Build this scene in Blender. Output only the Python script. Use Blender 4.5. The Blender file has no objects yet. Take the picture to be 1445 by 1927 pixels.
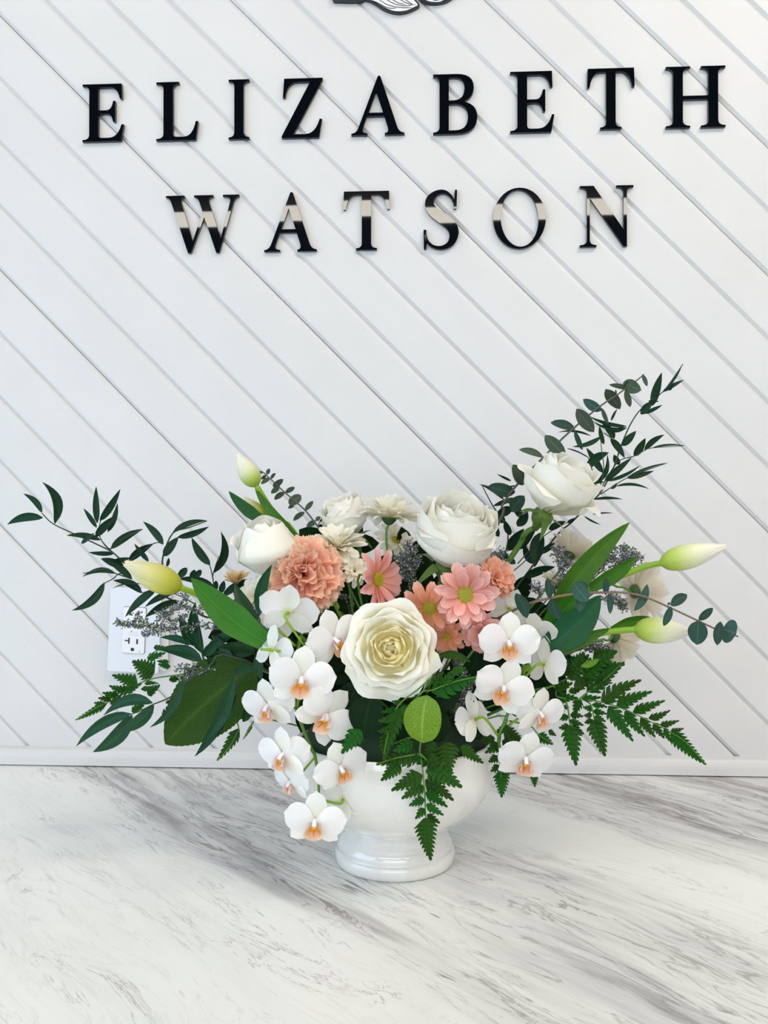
import bpy, bmesh, math, random
from mathutils import Vector, Matrix, Quaternion
random.seed(7)
R = math.radians
rnd = random.uniform
S = bpy.context.scene
col = S.collection

# ---------------------------------------------------------------- camera
F_PX = 1706.0
CAM = Vector((0.0, -1.316, 0.365))
YAW, PIT = R(3.3), R(0.35)
FWD = Vector((-math.sin(YAW) * math.cos(PIT), math.cos(YAW) * math.cos(PIT), math.sin(PIT)))
RGT = Vector((math.cos(YAW), math.sin(YAW), 0))
UPV = RGT.cross(FWD)
cd = bpy.data.cameras.new('camera')
cd.sensor_fit = 'HORIZONTAL'; cd.sensor_width = 36.0; cd.lens = 36.0 * F_PX / 1445.0
cd.clip_start = 0.02; cd.clip_end = 60
cam = bpy.data.objects.new('camera', cd); col.objects.link(cam)
cam.matrix_world = Matrix(((RGT.x, UPV.x, -FWD.x, CAM.x), (RGT.y, UPV.y, -FWD.y, CAM.y), (RGT.z, UPV.z, -FWD.z, CAM.z), (0, 0, 0, 1)))
S.camera = cam

# ---------------------------------------------------------------- world, lights, exposure
w = bpy.data.worlds.new('world'); S.world = w; w.use_nodes = True
wn = w.node_tree.nodes; wl = w.node_tree.links
sky = wn.new('ShaderNodeTexSky'); sky.sky_type = 'HOSEK_WILKIE'; sky.turbidity = 3; sky.ground_albedo = 0.4
sky.sun_direction = (0.3, 0.5, 0.8)
wl.new(sky.outputs[0], wn['Background'].inputs[0]); wn['Background'].inputs[1].default_value = 0.35

def area(name, loc, look, sx, sy, power, color):
    l = bpy.data.lights.new(name, 'AREA'); l.shape = 'RECTANGLE'; l.size = sx; l.size_y = sy
    l.energy = power; l.color = color
    o = bpy.data.objects.new(name, l); col.objects.link(o); o.location = loc
    o.rotation_euler = (Vector(look) - Vector(loc)).to_track_quat('-Z', 'Y').to_euler()
    return o
# daylight entering by the shop window on the left and by the glazed shop front behind the camera
area('window_daylight', (-2.32, -1.9, 0.55), (0, -1.6, 0.4), 2.4, 1.9, 44, (0.55, 0.78, 1.0))
area('shopfront_daylight', (0.2, -5.3, 0.6), (0, 0, 0.5), 4.2, 2.2, 98, (0.90, 0.95, 1.0))
# ceiling panels over the counter (their housings are built with the ceiling)
area('ceiling_panel_light', (0.85, -1.02, 1.96), (0.55, -0.65, 0.0), 1.2, 0.6, 34, (1.0, 0.92, 0.82))
area('ceiling_panel_light', (-0.75, -1.05, 1.96), (-0.45, -0.75, 0.0), 1.2, 0.6, 15, (1.0, 0.93, 0.84))
S.view_settings.view_transform = 'Standard'; S.view_settings.look = 'None'
S.view_settings.gamma = 1.0; S.view_settings.use_curve_mapping = False
S.view_settings.exposure = 0.08
S.cycles.max_bounces = 8; S.cycles.transparent_max_bounces = 8
S.cycles.use_denoising = True

# ---------------------------------------------------------------- helpers
def P(px, py, d):
    """a photo pixel at a depth along the view axis -> world point"""
    return CAM + d * (FWD + RGT * ((px - 722.5) / F_PX) - UPV * ((py - 963.5) / F_PX))
def onwall(px, py, y=0.0):
    r = FWD + RGT * ((px - 722.5) / F_PX) - UPV * ((py - 963.5) / F_PX)
    return CAM + r * ((y - CAM.y) / r.y)
def V3(r, u, t):
    """direction given as right, up, toward the camera"""
    return (RGT * r + UPV * u - FWD * t).normalized()
FR = {'A': (0, 860, 3.0104), 'B': (400, 840, 3.6125), 'C': (740, 840, 3.6125), 'D': (880, 670, 2.5575),
      'E': (400, 1180, 4.0139), 'G': (1000, 1200, 4.1286), 'H': (130, 1210, 3.8026), 'I': (1000, 980, 4.8167),
      'J': (660, 1220, 4.8167), 'K': (820, 1120, 5.069), 'L': (420, 1080, 5.1607), 'N': (560, 1380, 3.6125),
      'O': (190, 1090, 9.64), 'P': (0, 0, 1.0), 'T': (600, 0, 4.817)}
def px(fr, x, y):
    o = FR[fr]; return (o[0] + x / o[2], o[1] + y / o[2])
def Q(fr, x, y, d):
    a, b = px(fr, x, y); return P(a, b, d)

class MB:
    def __init__(s): s.v = []; s.f = []; s.uv = []; s.m = []
    def grid(s, nu, nv, fn, close=False, mi=0):
        b = len(s.v)
        for j in range(nv + 1):
            for i in range(nu + 1):
                p = fn(i / nu, j / nv); s.v.append(Vector(p)); s.uv.append((i / nu, j / nv))
        for j in range(nv):
            for i in range(nu):
                a = b + j * (nu + 1) + i
                s.f.append((a, a + 1, a + nu + 2, a + nu + 1)); s.m.append(mi)
        return s
    def tube(s, pts, r0, r1=None, n=6, sub=4, mi=0):
        pts = smooth([Vector(p) for p in pts], sub) if sub > 1 else [Vector(p) for p in pts]
        r1 = r0 if r1 is None else r1
        N = len(pts); b = len(s.v)
        prev = None
        for k, p in enumerate(pts):
            t = (pts[min(k + 1, N - 1)] - pts[max(k - 1, 0)]).normalized()
            if prev is None:
                x = t.orthogonal().normalized()
            else:
                x = (prev - t * prev.dot(t)).normalized()
            prev = x; y = t.cross(x)
            r = r0 + (r1 - r0) * k / max(1, N - 1)
            for i in range(n):
                a = 2 * math.pi * i / n
                s.v.append(p + (x * math.cos(a) + y * math.sin(a)) * r); s.uv.append((i / n, k / max(1, N - 1)))
        for k in range(N - 1):
            for i in range(n):
                s.f.append((b + k * n + i, b + k * n + (i + 1) % n, b + (k + 1) * n + (i + 1) % n, b + (k + 1) * n + i)); s.m.append(mi)
        s.f.append(tuple(b + i for i in reversed(range(n)))); s.m.append(mi)
        s.f.append(tuple(b + (N - 1) * n + i for i in range(n))); s.m.append(mi)
        return s
    def box(s, lo, hi, mi=0, M=None):
        b = len(s.v)
        for x in (lo[0], hi[0]):
            for y in (lo[1], hi[1]):
                for z in (lo[2], hi[2]):
                    p = Vector((x, y, z)); s.v.append(M @ p if M else p); s.uv.append((0, 0))
        for q in ((0, 1, 3, 2), (4, 6, 7, 5), (0, 4, 5, 1), (2, 3, 7, 6), (0, 2, 6, 4), (1, 5, 7, 3)):
            s.f.append(tuple(b + i for i in q)); s.m.append(mi)
        return s
    def lathe(s, prof, n=48, c=(0, 0, 0), mi=0):
        b = len(s.v); m = len(prof)
        for k, (r, z) in enumerate(prof):
            for i in range(n):
                a = 2 * math.pi * i / n
                s.v.append(Vector((c[0] + r * math.cos(a), c[1] + r * math.sin(a), c[2] + z))); s.uv.append((i / n, k / (m - 1)))
        for k in range(m - 1):
            for i in range(n):
                s.f.append((b + k * n + i, b + k * n + (i + 1) % n, b + (k + 1) * n + (i + 1) % n, b + (k + 1) * n + i)); s.m.append(mi)
        return s
    def mesh(s, name, off=None, sm=True):
        me = bpy.data.meshes.new(name)
        vs = [tuple(v - off) for v in s.v] if off is not None else [tuple(v) for v in s.v]
        me.from_pydata(vs, [], s.f)
        uvl = me.uv_layers.new(name='UVMap')
        idx = [0] * len(me.loops); me.loops.foreach_get('vertex_index', idx)
        flat = []
        for i in idx: flat += s.uv[i]
        uvl.data.foreach_set('uv', flat)
        me.polygons.foreach_set('material_index', s.m)
        me.polygons.foreach_set('use_smooth', [sm] * len(s.f))
        me.update()
        return me

def smooth(p, sub):
    if len(p) < 3: return [p[0].lerp(p[-1], i / 3) for i in range(4)]
    out = []
    for i in range(len(p) - 1):
        a = p[max(i - 1, 0)]; b = p[i]; c = p[i + 1]; d = p[min(i + 2, len(p) - 1)]
        for k in range(sub):
            t = k / sub
            out.append(0.5 * ((2 * b) + (c - a) * t + (2 * a - 5 * b + 4 * c - d) * t * t + (3 * b - a - 3 * c + d) * t ** 3))
    out.append(p[-1]); return out

def thing(name, label, cat, loc, group=None):
    o = bpy.data.objects.new(name, None); col.objects.link(o); o.location = loc; o.empty_display_size = 0.02
    o['label'] = label; o['category'] = cat
    if group: o['group'] = group
    return o
def link(name, me, mats, parent=None, M=None):
    o = bpy.data.objects.new(name, me)
    if isinstance(mats, (list, tuple)):
        if not me.materials:
            for m in mats: me.materials.append(m)
    elif not me.materials: me.materials.append(mats)
    col.objects.link(o)
    if parent: o.parent = parent
    if M is not None: o.matrix_local = M
    return o
def wpos(o):
    v = Vector(o.location)
    while o.parent: o = o.parent; v = v + Vector(o.location)
    return v
def part(name, mb, mats, parent, sm=True):
    """a mesh given in world coordinates, hung under an unrotated thing"""
    return link(name, mb.mesh(name, wpos(parent), sm), mats, parent)
def struct(name, mb, mats, parent=None, sm=False):
    o = link(name, mb.mesh(name, None, sm), mats, parent)
    if not parent: o['kind'] = 'structure'
    return o

# ---------------------------------------------------------------- materials
def newmat(name):
    m = bpy.data.materials.new(name); m.use_nodes = True
    nt = m.node_tree; return m, nt, nt.nodes['Principled BSDF']
def nd(nt, t, **k):
    n = nt.nodes.new(t)
    for a, b in k.items(): setattr(n, a, b)
    return n
def ramp(nt, stops, src=None, interp='LINEAR'):
    r = nd(nt, 'ShaderNodeValToRGB'); r.color_ramp.interpolation = interp
    e = r.color_ramp.elements
    while len(e) < len(stops): e.new(0.5)
    for i, (p, c) in enumerate(stops):
        e[i].position = p; e[i].color = (c[0], c[1], c[2], 1)
    if src is not None: nt.links.new(src, r.inputs[0])
    return r
def math_n(nt, op, a, b=None, clamp=False):
    n = nd(nt, 'ShaderNodeMath', operation=op); n.use_clamp = clamp
    for i, q in enumerate((a, b)):
        if q is None: continue
        if isinstance(q, (int, float)): n.inputs[i].default_value = q
        else: nt.links.new(q, n.inputs[i])
    return n.outputs[0]
def mixc(nt, fac, a, b, mode='MIX'):
    n = nd(nt, 'ShaderNodeMix', data_type='RGBA', blend_type=mode)
    for s, q in ((0, fac), (6, a), (7, b)):
        if isinstance(q, (int, float)): n.inputs[s].default_value = q
        elif isinstance(q, (tuple, list)): n.inputs[s].default_value = (q[0], q[1], q[2], 1)
        else: nt.links.new(q, n.inputs[s])
    return n.outputs[2]
def plain(name, c, rough=0.5, coat=0, spec=0.5, metal=0):
    m, nt, b = newmat(name)
    b.inputs['Base Color'].default_value = (*c, 1); b.inputs['Roughness'].default_value = rough
    b.inputs['Coat Weight'].default_value = coat; b.inputs['Specular IOR Level'].default_value = spec
    b.inputs['Metallic'].default_value = metal
    return m
def translucent(m, nt, b, color, amount):
    t = nd(nt, 'ShaderNodeBsdfTranslucent'); nt.links.new(color, t.inputs[0])
    mx = nd(nt, 'ShaderNodeMixShader'); mx.inputs[0].default_value = amount
    nt.links.new(b.outputs[0], mx.inputs[1]); nt.links.new(t.outputs[0], mx.inputs[2])
    nt.links.new(mx.outputs[0], nt.nodes['Material Output'].inputs[0])
def petal_mat(name, stops, trans=0.3, vein=0.06, rough=0.5, edge=None, var=0.05):
    """colour along the length of a petal (uv.y), fine lengthwise veins (uv.x)"""
    m, nt, b = newmat(name)
    uv = nd(nt, 'ShaderNodeUVMap'); sp = nd(nt, 'ShaderNodeSeparateXYZ'); nt.links.new(uv.outputs[0], sp.inputs[0])
    c = ramp(nt, stops, sp.outputs[1]).outputs[0]
    if edge:
        d = math_n(nt, 'ABSOLUTE', math_n(nt, 'SUBTRACT', sp.outputs[0], 0.5))
        e = ramp(nt, [(0.30, (0, 0, 0)), (0.5, (1, 1, 1))], d).outputs[0]
        c = mixc(nt, e, c, edge)
    mp = nd(nt, 'ShaderNodeMapping'); mp.inputs['Scale'].default_value = (26, 2.0, 1); nt.links.new(uv.outputs[0], mp.inputs[0])
    n = nd(nt, 'ShaderNodeTexNoise'); n.inputs['Scale'].default_value = 1.0; n.inputs['Detail'].default_value = 3
    nt.links.new(mp.outputs[0], n.inputs['Vector'])
    v = math_n(nt, 'MULTIPLY_ADD', n.outputs[0], 2 * vein); nt.nodes[-1].inputs[2].default_value = 1 - vein
    oi = nd(nt, 'ShaderNodeObjectInfo')
    v2 = math_n(nt, 'MULTIPLY_ADD', oi.outputs['Random'], 2 * var); nt.nodes[-1].inputs[2].default_value = 1 - var
    hs = nd(nt, 'ShaderNodeHueSaturation'); nt.links.new(c, hs.inputs['Color'])
    nt.links.new(math_n(nt, 'MULTIPLY', v, v2), hs.inputs['Value'])
    nt.links.new(hs.outputs[0], b.inputs['Base Color']); b.inputs['Roughness'].default_value = rough
    b.inputs['Specular IOR Level'].default_value = 0.3
    bp = nd(nt, 'ShaderNodeBump'); bp.inputs['Strength'].default_value = 0.12; bp.inputs['Distance'].default_value = 0.0006
    nt.links.new(n.outputs[0], bp.inputs['Height']); nt.links.new(bp.outputs[0], b.inputs['Normal'])
    translucent(m, nt, b, hs.outputs[0], trans)
    return m
def leaf_mat(name, c, mid, rough=0.32, trans=0.18, net=0, var=0.25, edge=None, spec=0.22):
    """leaf: lighter midrib (uv.x = .5), side veins, per-leaf brightness"""
    m, nt, b = newmat(name)
    uv = nd(nt, 'ShaderNodeUVMap'); sp = nd(nt, 'ShaderNodeSeparateXYZ'); nt.links.new(uv.outputs[0], sp.inputs[0])
    d = math_n(nt, 'ABSOLUTE', math_n(nt, 'SUBTRACT', sp.outputs[0], 0.5))
    r = ramp(nt, [(0.0, (1, 1, 1)), (0.045, (0, 0, 0))], d)
    # slanting side veins
    vv = math_n(nt, 'ADD', math_n(nt, 'MULTIPLY', sp.outputs[1], 9.0 if net else 22.0), math_n(nt, 'MULTIPLY', d, -7.0))
    fr = math_n(nt, 'ABSOLUTE', math_n(nt, 'SUBTRACT', math_n(nt, 'FRACT', vv), 0.5))
    r2 = ramp(nt, [(0.0, (0.45,) * 3), (0.09, (0, 0, 0))], fr)
    geo = nd(nt, 'ShaderNodeTexCoord')
    n = nd(nt, 'ShaderNodeTexNoise'); n.inputs['Scale'].default_value = 55; n.inputs['Detail'].default_value = 4
    nt.links.new(geo.outputs['Object'], n.inputs['Vector'])
    oi = nd(nt, 'ShaderNodeObjectInfo')
    val = math_n(nt, 'ADD', math_n(nt, 'MULTIPLY', oi.outputs['Random'], 2 * var), math_n(nt, 'MULTIPLY', n.outputs[0], 0.5))
    val = math_n(nt, 'ADD', val, 1 - var - 0.25)
    cc = mixc(nt, r.outputs[0], c, mid)
    cc = mixc(nt, math_n(nt, 'MULTIPLY', r2.outputs[0], 0.8 if net else 0.25), cc, mid)
    if net:
        vo = nd(nt, 'ShaderNodeTexVoronoi', feature='DISTANCE_TO_EDGE'); vo.inputs['Scale'].default_value = 420
        nt.links.new(geo.outputs['Object'], vo.inputs['Vector'])
        r3 = ramp(nt, [(0.0, (0.5,) * 3), (0.12, (0, 0, 0))], vo.outputs[0])
        cc = mixc(nt, r3.outputs[0], cc, mid)
    hs = nd(nt, 'ShaderNodeHueSaturation'); nt.links.new(cc, hs.inputs['Color']); nt.links.new(val, hs.inputs['Value'])
    hv = math_n(nt, 'MULTIPLY_ADD', oi.outputs['Random'], 0.04); nt.nodes[-1].inputs[2].default_value = 0.48
    nt.links.new(hv, hs.inputs['Hue'])
    nt.links.new(hs.outputs[0], b.inputs['Base Color']); b.inputs['Roughness'].default_value = rough
    b.inputs['Specular IOR Level'].default_value = spec
    bp = nd(nt, 'ShaderNodeBump'); bp.inputs['Strength'].default_value = 0.25; bp.inputs['Distance'].default_value = 0.0008
    nt.links.new(math_n(nt, 'ADD', r2.outputs[0], n.outputs[0]), bp.inputs['Height']); nt.links.new(bp.outputs[0], b.inputs['Normal'])
    translucent(m, nt, b, hs.outputs[0], trans)
    return m

M = {}
# painted boards
m, nt, b = newmat('white_board_paint')
tc = nd(nt, 'ShaderNodeTexCoord')
n = nd(nt, 'ShaderNodeTexNoise'); n.inputs['Scale'].default_value = 9; n.inputs['Detail'].default_value = 5
nt.links.new(tc.outputs['Object'], n.inputs['Vector'])
n2 = nd(nt, 'ShaderNodeTexNoise'); n2.inputs['Scale'].default_value = 60; n2.inputs['Detail'].default_value = 2
nt.links.new(tc.outputs['Object'], n2.inputs['Vector'])
c = ramp(nt, [(0.3, (0.63, 0.628, 0.632)), (0.7, (0.655, 0.653, 0.657))], n.outputs[0])
spk = ramp(nt, [(0.765, (0, 0, 0)), (0.80, (1, 1, 1))], n2.outputs[0])
nt.links.new(mixc(nt, math_n(nt, 'MULTIPLY', spk.outputs[0], 0.35), c.outputs[0], (0.42, 0.40, 0.38)), b.inputs['Base Color'])
b.inputs['Roughness'].default_value = 0.42; b.inputs['Specular IOR Level'].default_value = 0.35
M['paint'] = m
M['gap'] = plain('dark_bare_wood', (0.035, 0.022, 0.016), 0.9)
M['room'] = plain('shop_wall_paint', (0.62, 0.61, 0.59), 0.7)
M['ceil'] = plain('dark_ceiling_paint', (0.012, 0.013, 0.015), 0.9)
M['floor'] = plain('grey_floor', (0.28, 0.27, 0.26), 0.5)
M['frame'] = plain('window_frame', (0.05, 0.05, 0.05), 0.4)
M['black'] = plain('black_acrylic', (0.0015, 0.0025, 0.0045), 0.02, 0, 0.36)
M['blackside'] = plain('black_painted', (0.004, 0.006, 0.010), 0.35)
M['inlay'] = plain('white_inlay', (0.78, 0.78, 0.79), 0.4)
M['plate'] = plain('white_outlet_plastic', (0.70, 0.73, 0.80), 0.35)
M['recept'] = plain('white_receptacle_plastic', (0.80, 0.80, 0.83), 0.3)
M['slot'] = plain('dark_slot', (0.01, 0.011, 0.014), 0.6)
M['led'] = plain('green_indicator', (0.02, 0.22, 0.10), 0.3)
M['counterbody'] = plain('cabinet_white', (0.6, 0.6, 0.6), 0.5)

def lamp_mat(name, c, s):
    m, nt, b = newmat(name)
    b.inputs['Emission Color'].default_value = (*c, 1); b.inputs['Emission Strength'].default_value = s
    b.inputs['Base Color'].default_value = (0.8, 0.8, 0.8, 1)
    return m
M['tube'] = lamp_mat('lamp_diffuser', (1.0, 0.93, 0.80), 20.0)

# marble-pattern laminate: grey streaks running from back left to front right
m, nt, b = newmat('marble_laminate')
tc = nd(nt, 'ShaderNodeTexCoord')
wob = nd(nt, 'ShaderNodeTexNoise'); wob.inputs['Scale'].default_value = 3.2; wob.inputs['Detail'].default_value = 3
nt.links.new(tc.outputs['Object'], wob.inputs['Vector'])
wv = nd(nt, 'ShaderNodeVectorMath', operation='SCALE'); wv.inputs['Scale'].default_value = 0.065
sb = nd(nt, 'ShaderNodeVectorMath', operation='SUBTRACT'); sb.inputs[1].default_value = (0.5, 0.5, 0.5)
nt.links.new(wob.outputs['Color'], sb.inputs[0]); nt.links.new(sb.outputs[0], wv.inputs[0])
ad = nd(nt, 'ShaderNodeVectorMath', operation='ADD'); nt.links.new(tc.outputs['Object'], ad.inputs[0]); nt.links.new(wv.outputs[0], ad.inputs[1])
mr = nd(nt, 'ShaderNodeMapping'); mr.inputs['Rotation'].default_value = (0, 0, R(47)); nt.links.new(ad.outputs[0], mr.inputs[0])
def stretched(sx, sy, det, off=0.0, dist=0.0):
    k = nd(nt, 'ShaderNodeMapping'); k.inputs['Scale'].default_value = (sx, sy, 1); k.inputs['Location'].default_value = (off, off * 1.7, off)
    nt.links.new(mr.outputs[0], k.inputs[0])
    q = nd(nt, 'ShaderNodeTexNoise'); q.inputs['Scale'].default_value = 1; q.inputs['Detail'].default_value = det
    q.inputs['Roughness'].default_value = 0.62; q.inputs['Distortion'].default_value = dist
    nt.links.new(k.outputs[0], q.inputs['Vector']); return q.outputs[0]
svn = nd(nt, 'ShaderNodeSeparateXYZ'); nt.links.new(mr.outputs[0], svn.inputs[0])
vpos = math_n(nt, 'MULTIPLY_ADD', svn.outputs[1], 1.0); nt.nodes[-1].inputs[2].default_value = 0.6 - 0.45 * math.cos(R(47))
g_ = lambda x: (x, x, x)
band = ramp(nt, [(0.0, g_(.10)), (0.07, g_(.22)), (0.13, g_(.06)), (0.17, g_(.06)), (0.205, g_(1.0)), (0.30, g_(.85)), (0.40, g_(.90)), (0.455, g_(.30)), (0.495, g_(.02)), (0.56, g_(.04)), (0.605, g_(.85)), (0.75, g_(.95)), (0.86, g_(.7)), (1.0, g_(.6))], vpos).outputs[0]
nb = ramp(nt, [(0.38, (0, 0, 0)), (0.58, (1, 1, 1))], stretched(2.4, 11, 4, 1.3, 0.3)).outputs[0]
big = math_n(nt, 'MULTIPLY', band, math_n(nt, 'ADD', math_n(nt, 'MULTIPLY', nb, 0.80), 0.20))
streak = ramp(nt, [(0.43, (0, 0, 0)), (0.64, (1, 1, 1))], stretched(4.5, 55, 7, 4.1, 0.4)).outputs[0]
streak2 = ramp(nt, [(0.45, (0, 0, 0)), (0.62, (1, 1, 1))], stretched(2.5, 18, 4, 9.4, 0.4)).outputs[0]
streak = math_n(nt, 'MULTIPLY', streak, math_n(nt, 'ADD', math_n(nt, 'MULTIPLY', streak2, 0.75), 0.25))
fine = stretched(5, 34, 7, 7.7, 0.9)
vein = ramp(nt, [(0.0, (1, 1, 1)), (0.024, (0, 0, 0))], math_n(nt, 'ABSOLUTE', math_n(nt, 'SUBTRACT', fine, 0.52))).outputs[0]
fine2 = stretched(3, 15, 8, 11.2, 1.6)
vein2 = ramp(nt, [(0.0, (1, 1, 1)), (0.010, (0, 0, 0))], math_n(nt, 'ABSOLUTE', math_n(nt, 'SUBTRACT', fine2, 0.5))).outputs[0]
msk = ramp(nt, [(0.52, (0, 0, 0)), (0.62, (1, 1, 1))], stretched(7, 16, 3, 15.5)).outputs[0]
dash = ramp(nt, [(0.63, (0, 0, 0)), (0.70, (1, 1, 1))], stretched(13, 120, 3, 23.5, 0.4)).outputs[0]
msk2 = ramp(nt, [(0.47, (0, 0, 0)), (0.58, (1, 1, 1))], stretched(4, 14, 3, 31.5)).outputs[0]
cloud = ramp(nt, [(0.35, (0.875, 0.89, 0.865)), (0.7, (0.83, 0.84, 0.825))], stretched(3, 8, 4, 19)).outputs[0]
c1 = mixc(nt, math_n(nt, 'MULTIPLY', math_n(nt, 'MULTIPLY', big, math_n(nt, 'ADD', math_n(nt, 'MULTIPLY', streak, 0.95), 0.34)), 1.0, True), cloud, (0.27, 0.255, 0.27))
c1 = mixc(nt, math_n(nt, 'MULTIPLY', math_n(nt, 'MULTIPLY', streak, nb), 0.10), c1, (0.34, 0.33, 0.34))
vm = math_n(nt, 'MULTIPLY', vein, math_n(nt, 'ADD', math_n(nt, 'MULTIPLY', big, 0.85), 0.05), True)
c2 = mixc(nt, vm, c1, (0.16, 0.125, 0.115))
dk = math_n(nt, 'MULTIPLY', math_n(nt, 'MULTIPLY', dash, msk2), math_n(nt, 'ADD', math_n(nt, 'MULTIPLY', band, 0.92), 0.08))
c2 = mixc(nt, math_n(nt, 'MULTIPLY', dk, 0.85), c2, (0.13, 0.115, 0.13))
c3 = mixc(nt, math_n(nt, 'MULTIPLY', math_n(nt, 'MULTIPLY', vein2, msk), 0.6), c2, (0.14, 0.12, 0.12))
nt.links.new(c3, b.inputs['Base Color'])
b.inputs['Roughness'].default_value = 0.28; b.inputs['Specular IOR Level'].default_value = 0.45
M['marble'] = m

# glazed ceramic
m, nt, b = newmat('white_crackle_glaze')
tc = nd(nt, 'ShaderNodeTexCoord')
n = nd(nt, 'ShaderNodeTexNoise'); n.inputs['Scale'].default_value = 28; n.inputs['Detail'].default_value = 5
mp = nd(nt, 'ShaderNodeMapping'); mp.inputs['Scale'].default_value = (1, 1, 0.35)
nt.links.new(tc.outputs['Object'], mp.inputs[0]); nt.links.new(mp.outputs[0], n.inputs['Vector'])
vo = nd(nt, 'ShaderNodeTexVoronoi', feature='DISTANCE_TO_EDGE'); vo.inputs['Scale'].default_value = 190; nt.links.new(tc.outputs['Object'], vo.inputs['Vector'])
cr = ramp(nt, [(0.0, (0.25,) * 3), (0.06, (0, 0, 0))], vo.outputs[0])
base = ramp(nt, [(0.3, (0.74, 0.725, 0.685)), (0.7, (0.81, 0.80, 0.775))], n.outputs[0])
nt.links.new(mixc(nt, cr.outputs[0], base.outputs[0], (0.66, 0.63, 0.58)), b.inputs['Base Color'])
b.inputs['Roughness'].default_value = 0.15; b.inputs['Coat Weight'].default_value = 1.0; b.inputs['Coat Roughness'].default_value = 0.02
n3 = nd(nt, 'ShaderNodeTexNoise'); n3.inputs['Scale'].default_value = 75; n3.inputs['Detail'].default_value = 3
nt.links.new(tc.outputs['Object'], n3.inputs['Vector'])
bp = nd(nt, 'ShaderNodeBump'); bp.inputs['Strength'].default_value = 0.10; bp.inputs['Distance'].default_value = 0.0010
nt.links.new(n3.outputs[0], bp.inputs['Height']); nt.links.new(bp.outputs[0], b.inputs['Normal']); nt.links.new(bp.outputs[0], b.inputs['Coat Normal'])
M['glaze'] = m

M['rose'] = petal_mat('cream_rose_petal', [(0.0, (0.84, 0.72, 0.26)), (0.45, (0.93, 0.88, 0.58)), (0.8, (0.95, 0.93, 0.80)), (1.0, (0.96, 0.95, 0.88))], 0.30, 0.03)
M['rosec'] = petal_mat('yellow_rose_heart_petal', [(0.0, (0.97, 0.84, 0.40)), (0.6, (0.98, 0.91, 0.56)), (1.0, (0.98, 0.95, 0.74))], 0.38, 0.03)
M['rosew'] = petal_mat('white_rose_petal', [(0.0, (0.70, 0.72, 0.42)), (0.18, (0.90, 0.89, 0.76)), (0.7, (0.95, 0.94, 0.87)), (1.0, (0.96, 0.95, 0.88))], 0.30, 0.03)
M['daisyw'] = petal_mat('cream_daisy_petal', [(0.0, (0.80, 0.74, 0.34)), (0.3, (0.92, 0.88, 0.70)), (1.0, (0.95, 0.93, 0.86))], 0.35, 0.10)
M['daisyt'] = petal_mat('beige_daisy_petal', [(0.0, (0.74, 0.66, 0.38)), (0.3, (0.82, 0.74, 0.60)), (1.0, (0.86, 0.81, 0.72))], 0.4, 0.12)
M['daisyp'] = petal_mat('pink_daisy_petal', [(0.0, (0.80, 0.50, 0.16)), (0.22, (0.82, 0.38, 0.27)), (0.6, (0.84, 0.40, 0.35)), (1.0, (0.86, 0.54, 0.50))], 0.3, 0.20, var=0.14)
M['daisyo'] = petal_mat('peach_daisy_petal', [(0.0, (0.78, 0.46, 0.12)), (0.25, (0.76, 0.32, 0.15)), (0.65, (0.78, 0.35, 0.22)), (1.0, (0.82, 0.45, 0.34))], 0.3, 0.20, var=0.14)
M['yellow'] = petal_mat('amber_daisy_petal', [(0.0, (0.55, 0.30, 0.05)), (0.5, (0.76, 0.52, 0.22)), (1.0, (0.82, 0.66, 0.42))], 0.35, 0.1)
M['carn'] = petal_mat('salmon_carnation_petal', [(0.0, (0.86, 0.28, 0.20)), (0.5, (0.93, 0.40, 0.30)), (0.85, (0.95, 0.54, 0.40)), (1.0, (0.96, 0.72, 0.52))], 0.3, 0.08, var=0.10)
M['disc'] = plain('yellow_green_disc', (0.55, 0.44, 0.02), 0.7)
M['discg'] = plain('green_disc_centre', (0.26, 0.28, 0.03), 0.7)
M['tulip'] = petal_mat('tulip_bud_petal', [(0.0, (0.34, 0.48, 0.04)), (0.22, (0.56, 0.68, 0.16)), (0.48, (0.84, 0.86, 0.58)), (0.75, (0.92, 0.91, 0.80)), (1.0, (0.92, 0.89, 0.76))], 0.25, 0.07, 0.4)
M['tulipy'] = petal_mat('yellowish_tulip_bud_petal', [(0.0, (0.42, 0.46, 0.02)), (0.3, (0.62, 0.62, 0.10)), (0.6, (0.78, 0.74, 0.34)), (1.0, (0.86, 0.82, 0.66))], 0.25, 0.07, 0.4)
M['orchid'] = petal_mat('white_orchid_petal', [(0.0, (0.80, 0.74, 0.78)), (0.2, (0.93, 0.92, 0.93)), (1.0, (0.95, 0.95, 0.95))], 0.28, 0.02, 0.45)
M['sepal'] = petal_mat('white_orchid_sepal', [(0.0, (0.62, 0.68, 0.22)), (0.22, (0.90, 0.90, 0.80)), (1.0, (0.94, 0.94, 0.93))], 0.28, 0.03, 0.45)
M['lip'] = petal_mat('peach_orchid_lip', [(0.0, (0.78, 0.42, 0.02)), (0.3, (0.72, 0.28, 0.05)), (0.7, (0.82, 0.52, 0.36)), (1.0, (0.86, 0.62, 0.52))], 0.2, 0.1, 0.45, edge=(0.84, 0.62, 0.46))
M['liplobe'] = petal_mat('pale_pink_lip_lobe', [(0.0, (0.80, 0.55, 0.40)), (0.4, (0.82, 0.62, 0.68)), (1.0, (0.86, 0.78, 0.80))], 0.25, 0.06, 0.45)
M['column'] = plain('orchid_column', (0.86, 0.80, 0.80), 0.4)
M['callus'] = plain('yellow_callus', (0.80, 0.46, 0.02), 0.45)
M['crimson'] = plain('crimson_vein', (0.30, 0.05, 0.04), 0.5)
M['ruscus'] = leaf_mat('glossy_ruscus_leaf', (0.007, 0.036, 0.015), (0.014, 0.060, 0.022), 0.42, 0.08, spec=0.15)
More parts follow.
